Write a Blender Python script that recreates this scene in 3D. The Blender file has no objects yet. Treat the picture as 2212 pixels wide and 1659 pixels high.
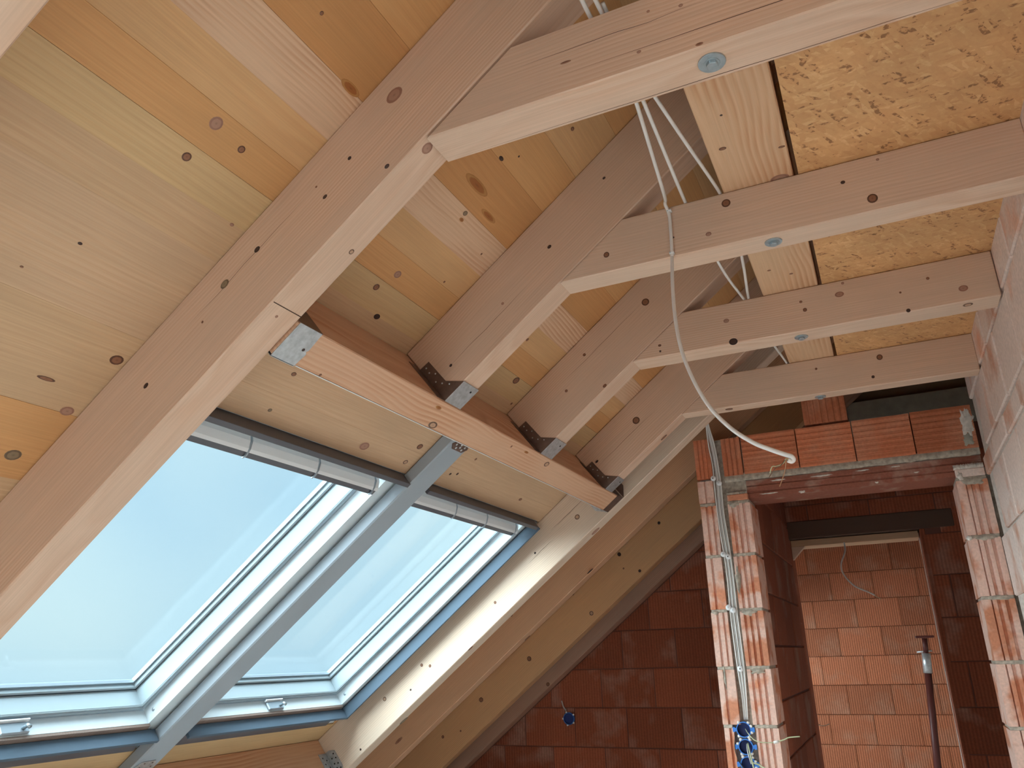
import bpy, bmesh, math, random
from mathutils import Vector, Matrix
from mathutils import noise as mnoise

SC = bpy.context.scene
COL = SC.collection
random.seed(7)

# ------------------------------------------------------------------ camera
ZC = 1.42                                   # eye height above the floor
cam_d = bpy.data.cameras.new('camera')
cam = bpy.data.objects.new('camera', cam_d)
COL.objects.link(cam)
cam_d.sensor_width = 36.0
cam_d.lens = 1694.19 / 2212 * 36.0
cam_d.clip_start = 0.02
cam_d.clip_end = 200
CM = Matrix(((0.90524258, 0.16306286, 0.39236001, 0),
             (0.4241199, -0.29101627, -0.85757323, 0),
             (-0.0256552, 0.94271949, -0.33259852, ZC),
             (0, 0, 0, 1)))
cam.matrix_world = CM
SC.camera = cam

# ------------------------------------------------------------------ world, lights, exposure
SC.view_settings.view_transform = 'Standard'
SC.view_settings.look = 'None'
SC.view_settings.exposure = 0.0
SC.view_settings.gamma = 1.0
SC.view_settings.use_curve_mapping = False
SC.cycles.use_denoising = True
SC.cycles.max_bounces = 10
SC.cycles.diffuse_bounces = 7
SC.cycles.transparent_max_bounces = 12
SC.cycles.sample_clamp_indirect = 6.0
SC.cycles.caustics_reflective = False
SC.cycles.caustics_refractive = False

w = bpy.data.worlds.new('overcast_sky')
SC.world = w
w.use_nodes = True
nt = w.node_tree
nt.nodes.clear()
wo = nt.nodes.new('ShaderNodeOutputWorld')
bg = nt.nodes.new('ShaderNodeBackground')
tc = nt.nodes.new('ShaderNodeTexCoord')
nz = nt.nodes.new('ShaderNodeTexNoise')
nz.inputs['Scale'].default_value = 2.2
nz.inputs['Detail'].default_value = 2.0
cr = nt.nodes.new('ShaderNodeValToRGB')
cr.color_ramp.elements[0].position = 0.33
cr.color_ramp.elements[0].color = (0.43, 0.71, 0.93, 1)
cr.color_ramp.elements[1].position = 0.66
cr.color_ramp.elements[1].color = (0.72, 0.95, 1.0, 1)
nt.links.new(tc.outputs['Generated'], nz.inputs['Vector'])
nt.links.new(nz.outputs['Fac'], cr.inputs['Fac'])
nt.links.new(cr.outputs['Color'], bg.inputs['Color'])
bg.inputs['Strength'].default_value = 1.0
nt.links.new(bg.outputs['Background'], wo.inputs['Surface'])


def add_sun(energy, direction, angle, color):
    l = bpy.data.lights.new('overcast_sun', 'SUN')
    l.energy = energy
    l.angle = math.radians(angle)
    l.color = color
    o = bpy.data.objects.new('overcast_sun', l)
    COL.objects.link(o)
    o.rotation_euler = Vector(direction).to_track_quat('-Z', 'Y').to_euler()
    o.location = (-4, -2, 6)
    return o


def add_window_light(name, loc, direction, sx, sy, power, color):
    l = bpy.data.lights.new(name, 'AREA')
    l.shape = 'RECTANGLE'
    l.size = sx
    l.size_y = sy
    l.energy = power
    l.color = color
    l.spread = math.radians(105)
    o = bpy.data.objects.new(name, l)
    COL.objects.link(o)
    o.location = loc
    o.rotation_euler = Vector(direction).to_track_quat('-Z', 'Z').to_euler()
    return o


# high thin cloud: the sun is a very wide soft patch towards the skylight slope
DAY = (0.80, 0.94, 1.0)
add_sun(28.0, (0.60, 0.28, -0.75), 110, DAY)
# added lamp for daylight, in an unseen window behind the viewer
add_window_light('added_end_wall_lamp', (-1.55, -3.45, ZC - 0.05), (0.10, 1, -1.15), 2.6, 1.9, 10, DAY)


def add_roof_light(name, s, y, power):
    """an added lamp in the opening of an unseen roof window, square to the slope"""
    a = math.radians(38.0742)
    o = add_window_light(name, (s * math.cos(a) - 1.46 * math.sin(a), y, ZC + s * math.sin(a) + 1.46 * math.cos(a)), (0, 0, -1), 1.3, 1.0, power, DAY)
    o.rotation_euler = (0, -a, 0)
    o.data.spread = math.radians(170)
    return o


# lamps added in the unseen roof windows behind the viewer and over the far room
add_roof_light('added_roof_lamp', -1.55, -2.09, 19)
add_roof_light('added_roof_lamp', -1.55, -0.85, 19)
add_roof_light('added_roof_lamp', -1.55, 6.90, 20)

# ------------------------------------------------------------------ frames
PITCH = math.radians(38.0742)
CS, SN = math.cos(PITCH), math.sin(PITCH)
DD = Vector((CS, 0, SN))                    # up the slope
YY = Vector((0, 1, 0))
NN = Vector((-SN, 0, CS))                   # out of the roof
RS = Matrix(((CS, 0, -SN, 0), (0, 1, 0, 0), (SN, 0, CS, 0), (0, 0, 0, 1)))


def PW(x, y, z):
    return Vector((x, y, z + ZC))


def PS(s, y, n):
    return DD * s + YY * y + NN * n + Vector((0, 0, ZC))


def MW(x, y, z):
    return Matrix.Translation(PW(x, y, z))


def MS(s, y, n):
    return Matrix.Translation(PS(s, y, n)) @ RS


WM = {}


def link(name, data, M, parent=None, label=None, cat=None, group=None, kind=None):
    o = bpy.data.objects.new(name, data)
    COL.objects.link(o)
    WM[o.name] = M.copy()
    if parent is not None:
        o.parent = parent
        o.matrix_basis = WM[parent.name].inverted() @ M
    else:
        o.matrix_basis = M
    if label:
        o['label'] = label
    if cat:
        o['category'] = cat
    if group:
        o['group'] = group
    if kind:
        o['kind'] = kind
    return o


def empty(name, M, **k):
    return link(name, None, M, **k)


def mesh(name, verts, faces, mat, smooth=False):
    me = bpy.data.meshes.new(name)
    me.from_pydata([tuple(v) for v in verts], [], faces)
    me.materials.append(mat)
    bm = bmesh.new()
    bm.from_mesh(me)
    bmesh.ops.recalc_face_normals(bm, faces=bm.faces)
    bm.to_mesh(me)
    bm.free()
    if smooth:
        for p in me.polygons:
            p.use_smooth = True
    return me


def box_geo(lo, hi):
    x0, y0, z0 = lo
    x1, y1, z1 = hi
    v = [(x0, y0, z0), (x1, y0, z0), (x1, y1, z0), (x0, y1, z0), (x0, y0, z1), (x1, y0, z1), (x1, y1, z1), (x0, y1, z1)]
    f = [(0, 3, 2, 1), (4, 5, 6, 7), (0, 1, 5, 4), (1, 2, 6, 5), (2, 3, 7, 6), (3, 0, 4, 7)]
    return v, f


def bevelled(name, verts, faces, mat, bev):
    me = bpy.data.meshes.new(name)
    bm = bmesh.new()
    vs = [bm.verts.new(v) for v in verts]
    for f in faces:
        bm.faces.new([vs[i] for i in f])
    bmesh.ops.recalc_face_normals(bm, faces=bm.faces)
    if bev > 0:
        bmesh.ops.bevel(bm, geom=list(bm.edges), offset=bev, segments=1, affect='EDGES', profile=0.5)
    bm.to_mesh(me)
    bm.free()
    me.materials.append(mat)
    return me


def box_mesh(name, lo, hi, mat, bev=0.002):
    v, f = box_geo(lo, hi)
    return bevelled(name, v, f, mat, bev)


def add_box(name, lo, hi, mat, M=None, parent=None, bev=0.0, tint=None, **k):
    """box in the frame M (world metres from the viewer's foot by default); origin at its low corner"""
    M = M or Matrix.Identity(4)
    L = Matrix.Translation(Vector(lo))
    me = box_mesh(name, (0, 0, 0), tuple(hi[i] - lo[i] for i in range(3)), mat, bev)
    o = link(name, me, M @ L, parent, **k)
    if tint:
        o.color = (*tint, 1)
    return o


BW = Matrix.Translation((0, 0, ZC))          # frame of the (x, y, z) measures
BS = BW @ RS                                 # frame of the (s, y, n) measures


def prism(poly, a0, a1, axis):
    """extrude a 2-D polygon; axis 'y': poly in (x,z); 'z': poly in (x,y); 'x': poly in (y,z)"""
    n = len(poly)

    def pt(p, a):
        if axis == 'y':
            return (p[0], a, p[1])
        if axis == 'z':
            return (p[0], p[1], a)
        return (a, p[0], p[1])
    v = [pt(p, a0) for p in poly] + [pt(p, a1) for p in poly]
    f = [tuple(range(n)), tuple(range(2 * n - 1, n - 1, -1))]
    for i in range(n):
        j = (i + 1) % n
        f.append((i, i + n, j + n, j))
    return v, f


def join_geo(lst):
    V, F = [], []
    for v, f in lst:
        o = len(V)
        V += list(v)
        F += [tuple(i + o for i in t) for t in f]
    return V, F


def clip_poly(poly, a, b, c):
    """keep a*x + b*y <= c"""
    out = []
    for i in range(len(poly)):
        p, q = poly[i], poly[(i + 1) % len(poly)]
        dp, dq = a * p[0] + b * p[1] - c, a * q[0] + b * q[1] - c
        if dp <= 0:
            out.append(p)
        if dp * dq < 0:
            t = dp / (dp - dq)
            out.append((p[0] + (q[0] - p[0]) * t, p[1] + (q[1] - p[1]) * t))
    return out


def spline(pts, per=8):
    P = [Vector(p) for p in pts]
    if len(P) < 3:
        return P
    out = []
    Q = [P[0] * 2 - P[1]] + P + [P[-1] * 2 - P[-2]]
    for i in range(1, len(Q) - 2):
        a, b, c, d = Q[i - 1], Q[i], Q[i + 1], Q[i + 2]
        for k in range(per):
            t = k / per
            out.append(0.5 * ((2 * b) + (c - a) * t + (2 * a - 5 * b + 4 * c - d) * t * t + (3 * b - a - 3 * c + d) * t ** 3))
    out.append(P[-1])
    return out


def tube_geo(pts, r, seg=8):
    n = len(pts)
    V, F = [], []
    up = Vector((0, 0, 1))
    prev = None
    for i, p in enumerate(pts):
        t = (pts[min(i + 1, n - 1)] - pts[max(i - 1, 0)]).normalized()
        if prev is None:
            u = t.cross(up)
            if u.length < 1e-3:
                u = t.cross(Vector((1, 0, 0)))
            u.normalize()
        else:
            u = (prev - t * prev.dot(t)).normalized()
        prev = u
        v = t.cross(u)
        rr = r[i] if isinstance(r, (list, tuple)) else r
        for k in range(seg):
            a = 2 * math.pi * k / seg
            V.append(p + (u * math.cos(a) + v * math.sin(a)) * rr)
    for i in range(n - 1):
        for k in range(seg):
            j = (k + 1) % seg
            F.append((i * seg + k, i * seg + j, (i + 1) * seg + j, (i + 1) * seg + k))
    F.append(tuple(range(seg - 1, -1, -1)))
    F.append(tuple((n - 1) * seg + k for k in range(seg)))
    return V, F


def tube(name, pts, r, mat, parent=None, seg=8, per=8, **k):
    """a round cable through world points given as (x, y, z) measures"""
    P = spline([PW(*p) for p in pts], per)
    o0 = P[0].copy()
    V, F = tube_geo([p - o0 for p in P], r, seg)
    return link(name, mesh(name, V, F, mat, True), Matrix.Translation(o0), parent, **k)


def disc_geo(a, b, h, seg=14):
    """a low lens lying in the local xy plane"""
    V = [(0, 0, h)]
    for k in range(seg):
        t = 2 * math.pi * k / seg
        V.append((a * 0.72 * math.cos(t), b * 0.72 * math.sin(t), h))
    for k in range(seg):
        t = 2 * math.pi * k / seg
        V.append((a * math.cos(t), b * math.sin(t), 0))
    F = []
    for k in range(seg):
        j = (k + 1) % seg
        F.append((0, 1 + k, 1 + j))
        F.append((1 + k, 1 + seg + k, 1 + seg + j, 1 + j))
    return V, F


# ------------------------------------------------------------------ materials
def new_mat(name):
    m = bpy.data.materials.new(name)
    m.use_nodes = True
    nt = m.node_tree
    b = nt.nodes['Principled BSDF']
    return m, nt, b


def N(nt, t, **kw):
    n = nt.nodes.new(t)
    for k, v in kw.items():
        if k in n.inputs:
            n.inputs[k].default_value = v
        else:
            setattr(n, k, v)
    return n


def simple(name, col, rough=0.6, metal=0.0, spec=0.4, noise_amt=0.0, nscale=30.0):
    m, nt, b = new_mat(name)
    b.inputs['Base Color'].default_value = (*col, 1)
    b.inputs['Roughness'].default_value = rough
    b.inputs['Metallic'].default_value = metal
    b.inputs['Specular IOR Level'].default_value = spec
    if noise_amt > 0:
        tcn = N(nt, 'ShaderNodeTexCoord')
        n = N(nt, 'ShaderNodeTexNoise', Scale=nscale, Detail=4.0)
        nt.links.new(tcn.outputs['Object'], n.inputs['Vector'])
        r = N(nt, 'ShaderNodeValToRGB')
        r.color_ramp.elements[0].position = 0.3
        r.color_ramp.elements[1].position = 0.7
        r.color_ramp.elements[0].color = tuple(c * (1 - noise_amt) for c in col) + (1,)
        r.color_ramp.elements[1].color = tuple(min(1, c * (1 + noise_amt)) for c in col) + (1,)
        nt.links.new(n.outputs['Fac'], r.inputs['Fac'])
        nt.links.new(r.outputs['Color'], b.inputs['Base Color'])
    return m


def mix_rgb(nt, blend, fac, a, b):
    n = nt.nodes.new('ShaderNodeMix')
    n.data_type = 'RGBA'
    n.blend_type = blend
    for sock, v in ((0, fac), (6, a), (7, b)):
        if isinstance(v, (int, float)):
            n.inputs[sock].default_value = v
        elif isinstance(v, tuple):
            n.inputs[sock].default_value = (*v, 1) if len(v) == 3 else v
        else:
            nt.links.new(v, n.inputs[sock])
    return n.outputs[2]


def wood(name, ring_amt=0.30, ring_scale=95.0, pith=(0.0, 0.05, -0.09), blotch=0.10, along='x', late=(0.66, 0.42, 0.26), rough=0.62):
    """spruce: rings round a pith line, stretched fibres, per-board tint from the object's colour"""
    m, nt, b = new_mat(name)
    tcn = N(nt, 'ShaderNodeTexCoord')
    oi = N(nt, 'ShaderNodeObjectInfo')
    mp = N(nt, 'ShaderNodeMapping')
    nt.links.new(tcn.outputs['Object'], mp.inputs['Vector'])
    if along == 'y':
        mp.inputs['Rotation'].default_value = (0, 0, math.pi / 2)
    off = N(nt, 'ShaderNodeVectorMath', operation='MULTIPLY')
    comb = N(nt, 'ShaderNodeCombineXYZ')
    for k in range(3):
        nt.links.new(oi.outputs['Random'], comb.inputs[k])
    off.inputs[1].default_value = (37.0, 0.05, 0.06)
    nt.links.new(comb.outputs[0], off.inputs[0])
    addv = N(nt, 'ShaderNodeVectorMath', operation='ADD')
    nt.links.new(mp.outputs['Vector'], addv.inputs[0])
    nt.links.new(off.outputs[0], addv.inputs[1])
    # slow drift of the pith along the length
    sc1 = N(nt, 'ShaderNodeVectorMath', operation='MULTIPLY')
    sc1.inputs[1].default_value = (1.3, 3.0, 3.0)
    nt.links.new(addv.outputs[0], sc1.inputs[0])
    n1 = N(nt, 'ShaderNodeTexNoise', Scale=1.0, Detail=2.0)
    nt.links.new(sc1.outputs[0], n1.inputs['Vector'])
    d1 = N(nt, 'ShaderNodeVectorMath', operation='MULTIPLY_ADD')
    d1.inputs[1].default_value = (0.0, 0.09, 0.09)
    nt.links.new(n1.outputs['Color'], d1.inputs[0])
    nt.links.new(addv.outputs[0], d1.inputs[2])
    sub = N(nt, 'ShaderNodeVectorMath', operation='SUBTRACT')
    sub.inputs[1].default_value = pith
    nt.links.new(d1.outputs[0], sub.inputs[0])
    flat = N(nt, 'ShaderNodeVectorMath', operation='MULTIPLY')
    flat.inputs[1].default_value = (0.0, 1.0, 1.0)
    nt.links.new(sub.outputs[0], flat.inputs[0])
    ln = N(nt, 'ShaderNodeVectorMath', operation='LENGTH')
    nt.links.new(flat.outputs[0], ln.inputs[0])
    mul = N(nt, 'ShaderNodeMath', operation='MULTIPLY')
    mul.inputs[1].default_value = ring_scale
    nt.links.new(ln.outputs['Value'], mul.inputs[0])
    fr = N(nt, 'ShaderNodeMath', operation='FRACT')
    nt.links.new(mul.outputs[0], fr.inputs[0])
    rr = N(nt, 'ShaderNodeValToRGB')
    e = rr.color_ramp.elements
    e[0].position = 0.0
    e[0].color = (0, 0, 0, 1)
    e[1].position = 0.72
    e[1].color = (1, 1, 1, 1)
    ee = e.new(1.0)
    ee.color = (0, 0, 0, 1)
    nt.links.new(fr.outputs[0], rr.inputs['Fac'])
    # fibres
    sc2 = N(nt, 'ShaderNodeVectorMath', operation='MULTIPLY')
    sc2.inputs[1].default_value = (5.0, 260.0, 260.0)
    nt.links.new(addv.outputs[0], sc2.inputs[0])
    n2 = N(nt, 'ShaderNodeTexNoise', Scale=1.0, Detail=3.0)
    nt.links.new(sc2.outputs[0], n2.inputs['Vector'])
    # blotches
    sc3 = N(nt, 'ShaderNodeVectorMath', operation='MULTIPLY')
    sc3.inputs[1].default_value = (2.0, 7.0, 7.0)
    nt.links.new(addv.outputs[0], sc3.inputs[0])
    n3 = N(nt, 'ShaderNodeTexNoise', Scale=1.0, Detail=3.0)
    nt.links.new(sc3.outputs[0], n3.inputs['Vector'])
    base = oi.outputs['Color']
    dark = mix_rgb(nt, 'MULTIPLY', 1.0, base, late)
    f1 = N(nt, 'ShaderNodeMath', operation='MULTIPLY')
    f1.inputs[1].default_value = ring_amt
    # rings fade in and out from place to place
    pr = N(nt, 'ShaderNodeMapRange')
    pr.inputs['From Min'].default_value = 0.35
    pr.inputs['From Max'].default_value = 0.65
    nt.links.new(n3.outputs['Fac'], pr.inputs['Value'])
    f0 = N(nt, 'ShaderNodeMath', operation='MULTIPLY')
    nt.links.new(rr.outputs['Color'], f0.inputs[0])
    nt.links.new(pr.outputs[0], f0.inputs[1])
    nt.links.new(f0.outputs[0], f1.inputs[0])
    c1 = mix_rgb(nt, 'MIX', f1.outputs[0], base, dark)
    f2 = N(nt, 'ShaderNodeMapRange')
    f2.inputs['From Min'].default_value = 0.3
    f2.inputs['From Max'].default_value = 0.7
    f2.inputs['To Min'].default_value = 0.93
    f2.inputs['To Max'].default_value = 1.05
    nt.links.new(n2.outputs['Fac'], f2.inputs['Value'])
    c2 = mix_rgb(nt, 'MULTIPLY', 1.0, c1, f2.outputs[0])
    f3 = N(nt, 'ShaderNodeMapRange')
    f3.inputs['From Min'].default_value = 0.3
    f3.inputs['From Max'].default_value = 0.7
    f3.inputs['To Min'].default_value = 1.0 - blotch
    f3.inputs['To Max'].default_value = 1.0 + blotch * 0.5
    nt.links.new(n3.outputs['Fac'], f3.inputs['Value'])
    c3 = mix_rgb(nt, 'MULTIPLY', 1.0, c2, f3.outputs[0])
    nt.links.new(c3, b.inputs['Base Color'])
    b.inputs['Roughness'].default_value = rough
    b.inputs['Specular IOR Level'].default_value = 0.3
    bp = N(nt, 'ShaderNodeBump', Strength=0.12, Distance=0.001)
    nt.links.new(n2.outputs['Fac'], bp.inputs['Height'])
    nt.links.new(bp.outputs[0], b.inputs['Normal'])
    return m


def knot_mat(name, centre, rim, rimw=0.78):
    m, nt, b = new_mat(name)
    tcn = N(nt, 'ShaderNodeTexCoord')
    mp = N(nt, 'ShaderNodeMapping')
    mp.inputs['Location'].default_value = (-0.5, -0.5, 0)
    nt.links.new(tcn.outputs['Generated'], mp.inputs['Vector'])
    fl = N(nt, 'ShaderNodeVectorMath', operation='MULTIPLY')
    fl.inputs[1].default_value = (2, 2, 0)
    nt.links.new(mp.outputs[0], fl.inputs[0])
    nzk = N(nt, 'ShaderNodeTexNoise', Scale=4.0)
    nt.links.new(tcn.outputs['Generated'], nzk.inputs['Vector'])
    ln = N(nt, 'ShaderNodeVectorMath', operation='LENGTH')
    nt.links.new(fl.outputs[0], ln.inputs[0])
    ad = N(nt, 'ShaderNodeMath', operation='MULTIPLY_ADD')
    ad.inputs[1].default_value = 0.3
    nt.links.new(nzk.outputs['Fac'], ad.inputs[0])
    sb = N(nt, 'ShaderNodeMath', operation='SUBTRACT')
    sb.inputs[1].default_value = 0.15
    nt.links.new(ln.outputs['Value'], sb.inputs[0])
    nt.links.new(sb.outputs[0], ad.inputs[2])
    r = N(nt, 'ShaderNodeValToRGB')
    e = r.color_ramp.elements
    e[0].position = 0.0
    e[0].color = tuple(c * 0.7 for c in centre) + (1,)
    e[1].position = 0.25
    e[1].color = (*centre, 1)
    x = e.new(rimw - 0.15)
    x.color = (*centre, 1)
    x = e.new(rimw)
    x.color = (*rim, 1)
    x = e.new(1.0)
    x.color = tuple(0.5 * (c + d) for c, d in zip(centre, rim)) + (1,)
    nt.links.new(ad.outputs[0], r.inputs['Fac'])
    nt.links.new(r.outputs['Color'], b.inputs['Base Color'])
    b.inputs['Roughness'].default_value = 0.6
    return m


def brick_mat(name, base, pale, amt=0.5, pscale=5.0, comb=0.0, comb_axis=0, comb_freq=160.0, lo=0.45, hi=0.6, zstretch=1.0):
    """fired clay, pale lime bloom in patches, optional fine combing"""
    m, nt, b = new_mat(name)
    tcn = N(nt, 'ShaderNodeTexCoord')
    oi = N(nt, 'ShaderNodeObjectInfo')
    comb3 = N(nt, 'ShaderNodeVectorMath', operation='MULTIPLY_ADD')
    cx = N(nt, 'ShaderNodeCombineXYZ')
    for k in range(3):
        nt.links.new(oi.outputs['Random'], cx.inputs[k])
    comb3.inputs[1].default_value = (31, 17, 23)
    nt.links.new(cx.outputs[0], comb3.inputs[0])
    nt.links.new(tcn.outputs['Object'], comb3.inputs[2])
    st = N(nt, 'ShaderNodeVectorMath', operation='MULTIPLY')
    st.inputs[1].default_value = (1, 1, zstretch)
    nt.links.new(comb3.outputs[0], st.inputs[0])
    n1 = N(nt, 'ShaderNodeTexNoise', Scale=pscale, Detail=3.0)
    nt.links.new(st.outputs[0], n1.inputs['Vector'])
    r = N(nt, 'ShaderNodeMapRange')
    r.inputs['From Min'].default_value = lo
    r.inputs['From Max'].default_value = hi
    r.inputs['To Max'].default_value = amt
    nt.links.new(n1.outputs['Fac'], r.inputs['Value'])
    hue = N(nt, 'ShaderNodeMapRange')
    hue.inputs['To Min'].default_value = 0.78
    hue.inputs['To Max'].default_value = 1.15
    nt.links.new(oi.outputs['Random'], hue.inputs['Value'])
    c0 = mix_rgb(nt, 'MULTIPLY', 1.0, base, hue.outputs[0])
    c1 = mix_rgb(nt, 'MIX', r.outputs[0], c0, pale)
    n2 = N(nt, 'ShaderNodeTexNoise', Scale=90.0, Detail=3.0)
    nt.links.new(comb3.outputs[0], n2.inputs['Vector'])
    f2 = N(nt, 'ShaderNodeMapRange')
    f2.inputs['From Min'].default_value = 0.3
    f2.inputs['From Max'].default_value = 0.7
    f2.inputs['To Min'].default_value = 0.88
    f2.inputs['To Max'].default_value = 1.08
    nt.links.new(n2.outputs['Fac'], f2.inputs['Value'])
    c2 = mix_rgb(nt, 'MULTIPLY', 1.0, c1, f2.outputs[0])
    height = n2.outputs['Fac']
    bp = N(nt, 'ShaderNodeBump', Strength=0.25, Distance=0.002)
    if comb > 0:
        sx = N(nt, 'ShaderNodeSeparateXYZ')
        nt.links.new(tcn.outputs['Object'], sx.inputs[0])
        mu = N(nt, 'ShaderNodeMath', operation='MULTIPLY')
        mu.inputs[1].default_value = comb_freq * 2 * math.pi
        nt.links.new(sx.outputs[comb_axis], mu.inputs[0])
        si = N(nt, 'ShaderNodeMath', operation='SINE')
        nt.links.new(mu.outputs[0], si.inputs[0])
        ma = N(nt, 'ShaderNodeMapRange')
        ma.inputs['From Min'].default_value = -1
        ma.inputs['From Max'].default_value = 1
        ma.inputs['To Min'].default_value = 1.0 - comb
        ma.inputs['To Max'].default_value = 1.0
        nt.links.new(si.outputs[0], ma.inputs['Value'])
        c2 = mix_rgb(nt, 'MULTIPLY', 1.0, c2, ma.outputs[0])
        height = si.outputs[0]
        bp.inputs['Distance'].default_value = 0.0015
        bp.inputs['Strength'].default_value = 0.6
    nt.links.new(height, bp.inputs['Height'])
    nt.links.new(bp.outputs[0], b.inputs['Normal'])
    nt.links.new(c2, b.inputs['Base Color'])
    b.inputs['Roughness'].default_value = 0.88
    b.inputs['Specular IOR Level'].default_value = 0.2
    return m


def osb_mat():
    m, nt, b = new_mat('strand_board')
    tcn = N(nt, 'ShaderNodeTexCoord')
    acc = None
    layers = ((0.45, (17, 62), 0.0, 0.0), (-0.5, (20, 75), 4.0, 0.45), (1.2, (16, 66), 9.0, 0.5), (2.3, (24, 95), 13.0, 0.55), (0.05, (30, 120), 17.0, 0.6), (-1.1, (26, 110), 21.0, 0.62))
    for ang, sc, seed, thr in layers:
        mp = N(nt, 'ShaderNodeMapping')
        mp.inputs['Rotation'].default_value = (0, 0, ang)
        mp.inputs['Location'].default_value = (seed, seed * 0.7, 0)
        nt.links.new(tcn.outputs['Object'], mp.inputs['Vector'])
        s = N(nt, 'ShaderNodeVectorMath', operation='MULTIPLY')
        s.inputs[1].default_value = (sc[0], sc[1], 1)
        nt.links.new(mp.outputs[0], s.inputs[0])
        v = N(nt, 'ShaderNodeTexVoronoi', Scale=1.0)
        v.voronoi_dimensions = '2D'
        nt.links.new(s.outputs[0], v.inputs['Vector'])
        g = N(nt, 'ShaderNodeSeparateColor')
        nt.links.new(v.outputs['Color'], g.inputs[0])
        if acc is None:
            acc = g.outputs[0]
            continue
        st = N(nt, 'ShaderNodeMath', operation='GREATER_THAN')
        st.inputs[1].default_value = thr
        nt.links.new(g.outputs[1], st.inputs[0])
        mx = N(nt, 'ShaderNodeMix')
        nt.links.new(st.outputs[0], mx.inputs[0])
        nt.links.new(acc, mx.inputs[2])
        nt.links.new(g.outputs[0], mx.inputs[3])
        acc = mx.outputs[0]
    fine = N(nt, 'ShaderNodeTexNoise', Scale=95.0, Detail=5.0)
    nt.links.new(tcn.outputs['Object'], fine.inputs['Vector'])
    ad = N(nt, 'ShaderNodeMath', operation='MULTIPLY_ADD')
    ad.inputs[1].default_value = 0.9
    nt.links.new(fine.outputs['Fac'], ad.inputs[0])
    sub = N(nt, 'ShaderNodeMath', operation='SUBTRACT')
    sub.inputs[1].default_value = 0.45
    nt.links.new(acc, sub.inputs[0])
    nt.links.new(sub.outputs[0], ad.inputs[2])
    r = N(nt, 'ShaderNodeValToRGB')
    e = r.color_ramp.elements
    e[0].position = 0.0
    e[0].color = (0.30, 0.14, 0.055, 1)
    e[1].position = 1.0
    e[1].color = (0.72, 0.44, 0.21, 1)
    for p_, c in ((0.02, (0.42, 0.20, 0.08)), (0.06, (0.60, 0.315, 0.135)), (0.5, (0.64, 0.35, 0.155)), (0.85, (0.67, 0.38, 0.17))):
        x = e.new(p_)
        x.color = (*c, 1)
    nt.links.new(ad.outputs[0], r.inputs['Fac'])
    big = N(nt, 'ShaderNodeTexNoise', Scale=5.0, Detail=3.0)
    nt.links.new(tcn.outputs['Object'], big.inputs['Vector'])
    bm_ = N(nt, 'ShaderNodeMapRange')
    bm_.inputs['From Min'].default_value = 0.3
    bm_.inputs['From Max'].default_value = 0.7
    bm_.inputs['To Min'].default_value = 0.86
    bm_.inputs['To Max'].default_value = 1.08
    nt.links.new(big.outputs['Fac'], bm_.inputs['Value'])
    nt.links.new(mix_rgb(nt, 'MULTIPLY', 1.0, r.outputs['Color'], bm_.outputs[0]), b.inputs['Base Color'])
    b.inputs['Roughness'].default_value = 0.6
    bp = N(nt, 'ShaderNodeBump', Strength=0.3, Distance=0.0012)
    nt.links.new(ad.outputs[0], bp.inputs['Height'])
    nt.links.new(bp.outputs[0], b.inputs['Normal'])
    return m


def glass_mat():
    m = bpy.data.materials.new('window_glass')
    m.use_nodes = True
    nt = m.node_tree
    nt.nodes.clear()
    o = N(nt, 'ShaderNodeOutputMaterial')
    t = N(nt, 'ShaderNodeBsdfTransparent')
    t.inputs['Color'].default_value = (0.97, 0.99, 0.985, 1)
    g = N(nt, 'ShaderNodeBsdfGlossy', Roughness=0.02)
    lw = N(nt, 'ShaderNodeLayerWeight', Blend=0.5)
    pw = N(nt, 'ShaderNodeMath', operation='POWER')
    pw.inputs[1].default_value = 4.0
    nt.links.new(lw.outputs['Facing'], pw.inputs[0])
    f = N(nt, 'ShaderNodeMath', operation='MULTIPLY_ADD')
    f.inputs[1].default_value = 0.25
    f.inputs[2].default_value = 0.02
    nt.links.new(pw.outputs[0], f.inputs[0])
    mx = N(nt, 'ShaderNodeMixShader')
    nt.links.new(f.outputs[0], mx.inputs[0])
    nt.links.new(t.outputs[0], mx.inputs[1])
    nt.links.new(g.outputs[0], mx.inputs[2])
    nt.links.new(mx.outputs[0], o.inputs['Surface'])
    return m


M_BEAM = wood('planed_spruce', ring_amt=0.34, ring_scale=110.0, pith=(0, 0.12, -0.10))
M_BEAM_BOLD = wood('bold_grained_spruce', ring_amt=0.60, ring_scale=85.0, pith=(0, 0.05, 0.10), blotch=0.06)
M_PLANK = wood('roof_board_spruce', ring_amt=0.17, ring_scale=70.0, pith=(0, 0.06, 0.12), along='y', late=(0.70, 0.47, 0.30), blotch=0.12)
M_PLANK_BOLD = wood('bold_roof_board_spruce', ring_amt=0.75, ring_scale=85.0, pith=(0, 0.02, 0.10), along='y', late=(0.62, 0.40, 0.27), blotch=0.05)
M_LONG_Y = wood('spruce_along_house', ring_amt=0.65, ring_scale=60.0, pith=(0, 0.09, 0.06), along='y', blotch=0.06)
M_KNOT = {
    'k': knot_mat('brown_knot', (0.24, 0.105, 0.055), (0.075, 0.03, 0.018)),
    'd': knot_mat('dark_knot', (0.05, 0.022, 0.016), (0.025, 0.012, 0.01)),
    'f': knot_mat('faint_knot', (0.36, 0.20, 0.14), (0.27, 0.13, 0.09)),
    'r': knot_mat('ringed_knot', (0.47, 0.29, 0.19), (0.06, 0.025, 0.015), 0.72),
    'g': knot_mat('grey_knot', (0.22, 0.16, 0.10), (0.12, 0.075, 0.045)),
    'o': knot_mat('resin_pocket', (0.30, 0.10, 0.022), (0.42, 0.20, 0.06)),
    'K': knot_mat('dark_streak', (0.22, 0.10, 0.06), (0.30, 0.15, 0.09)),
}
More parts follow.
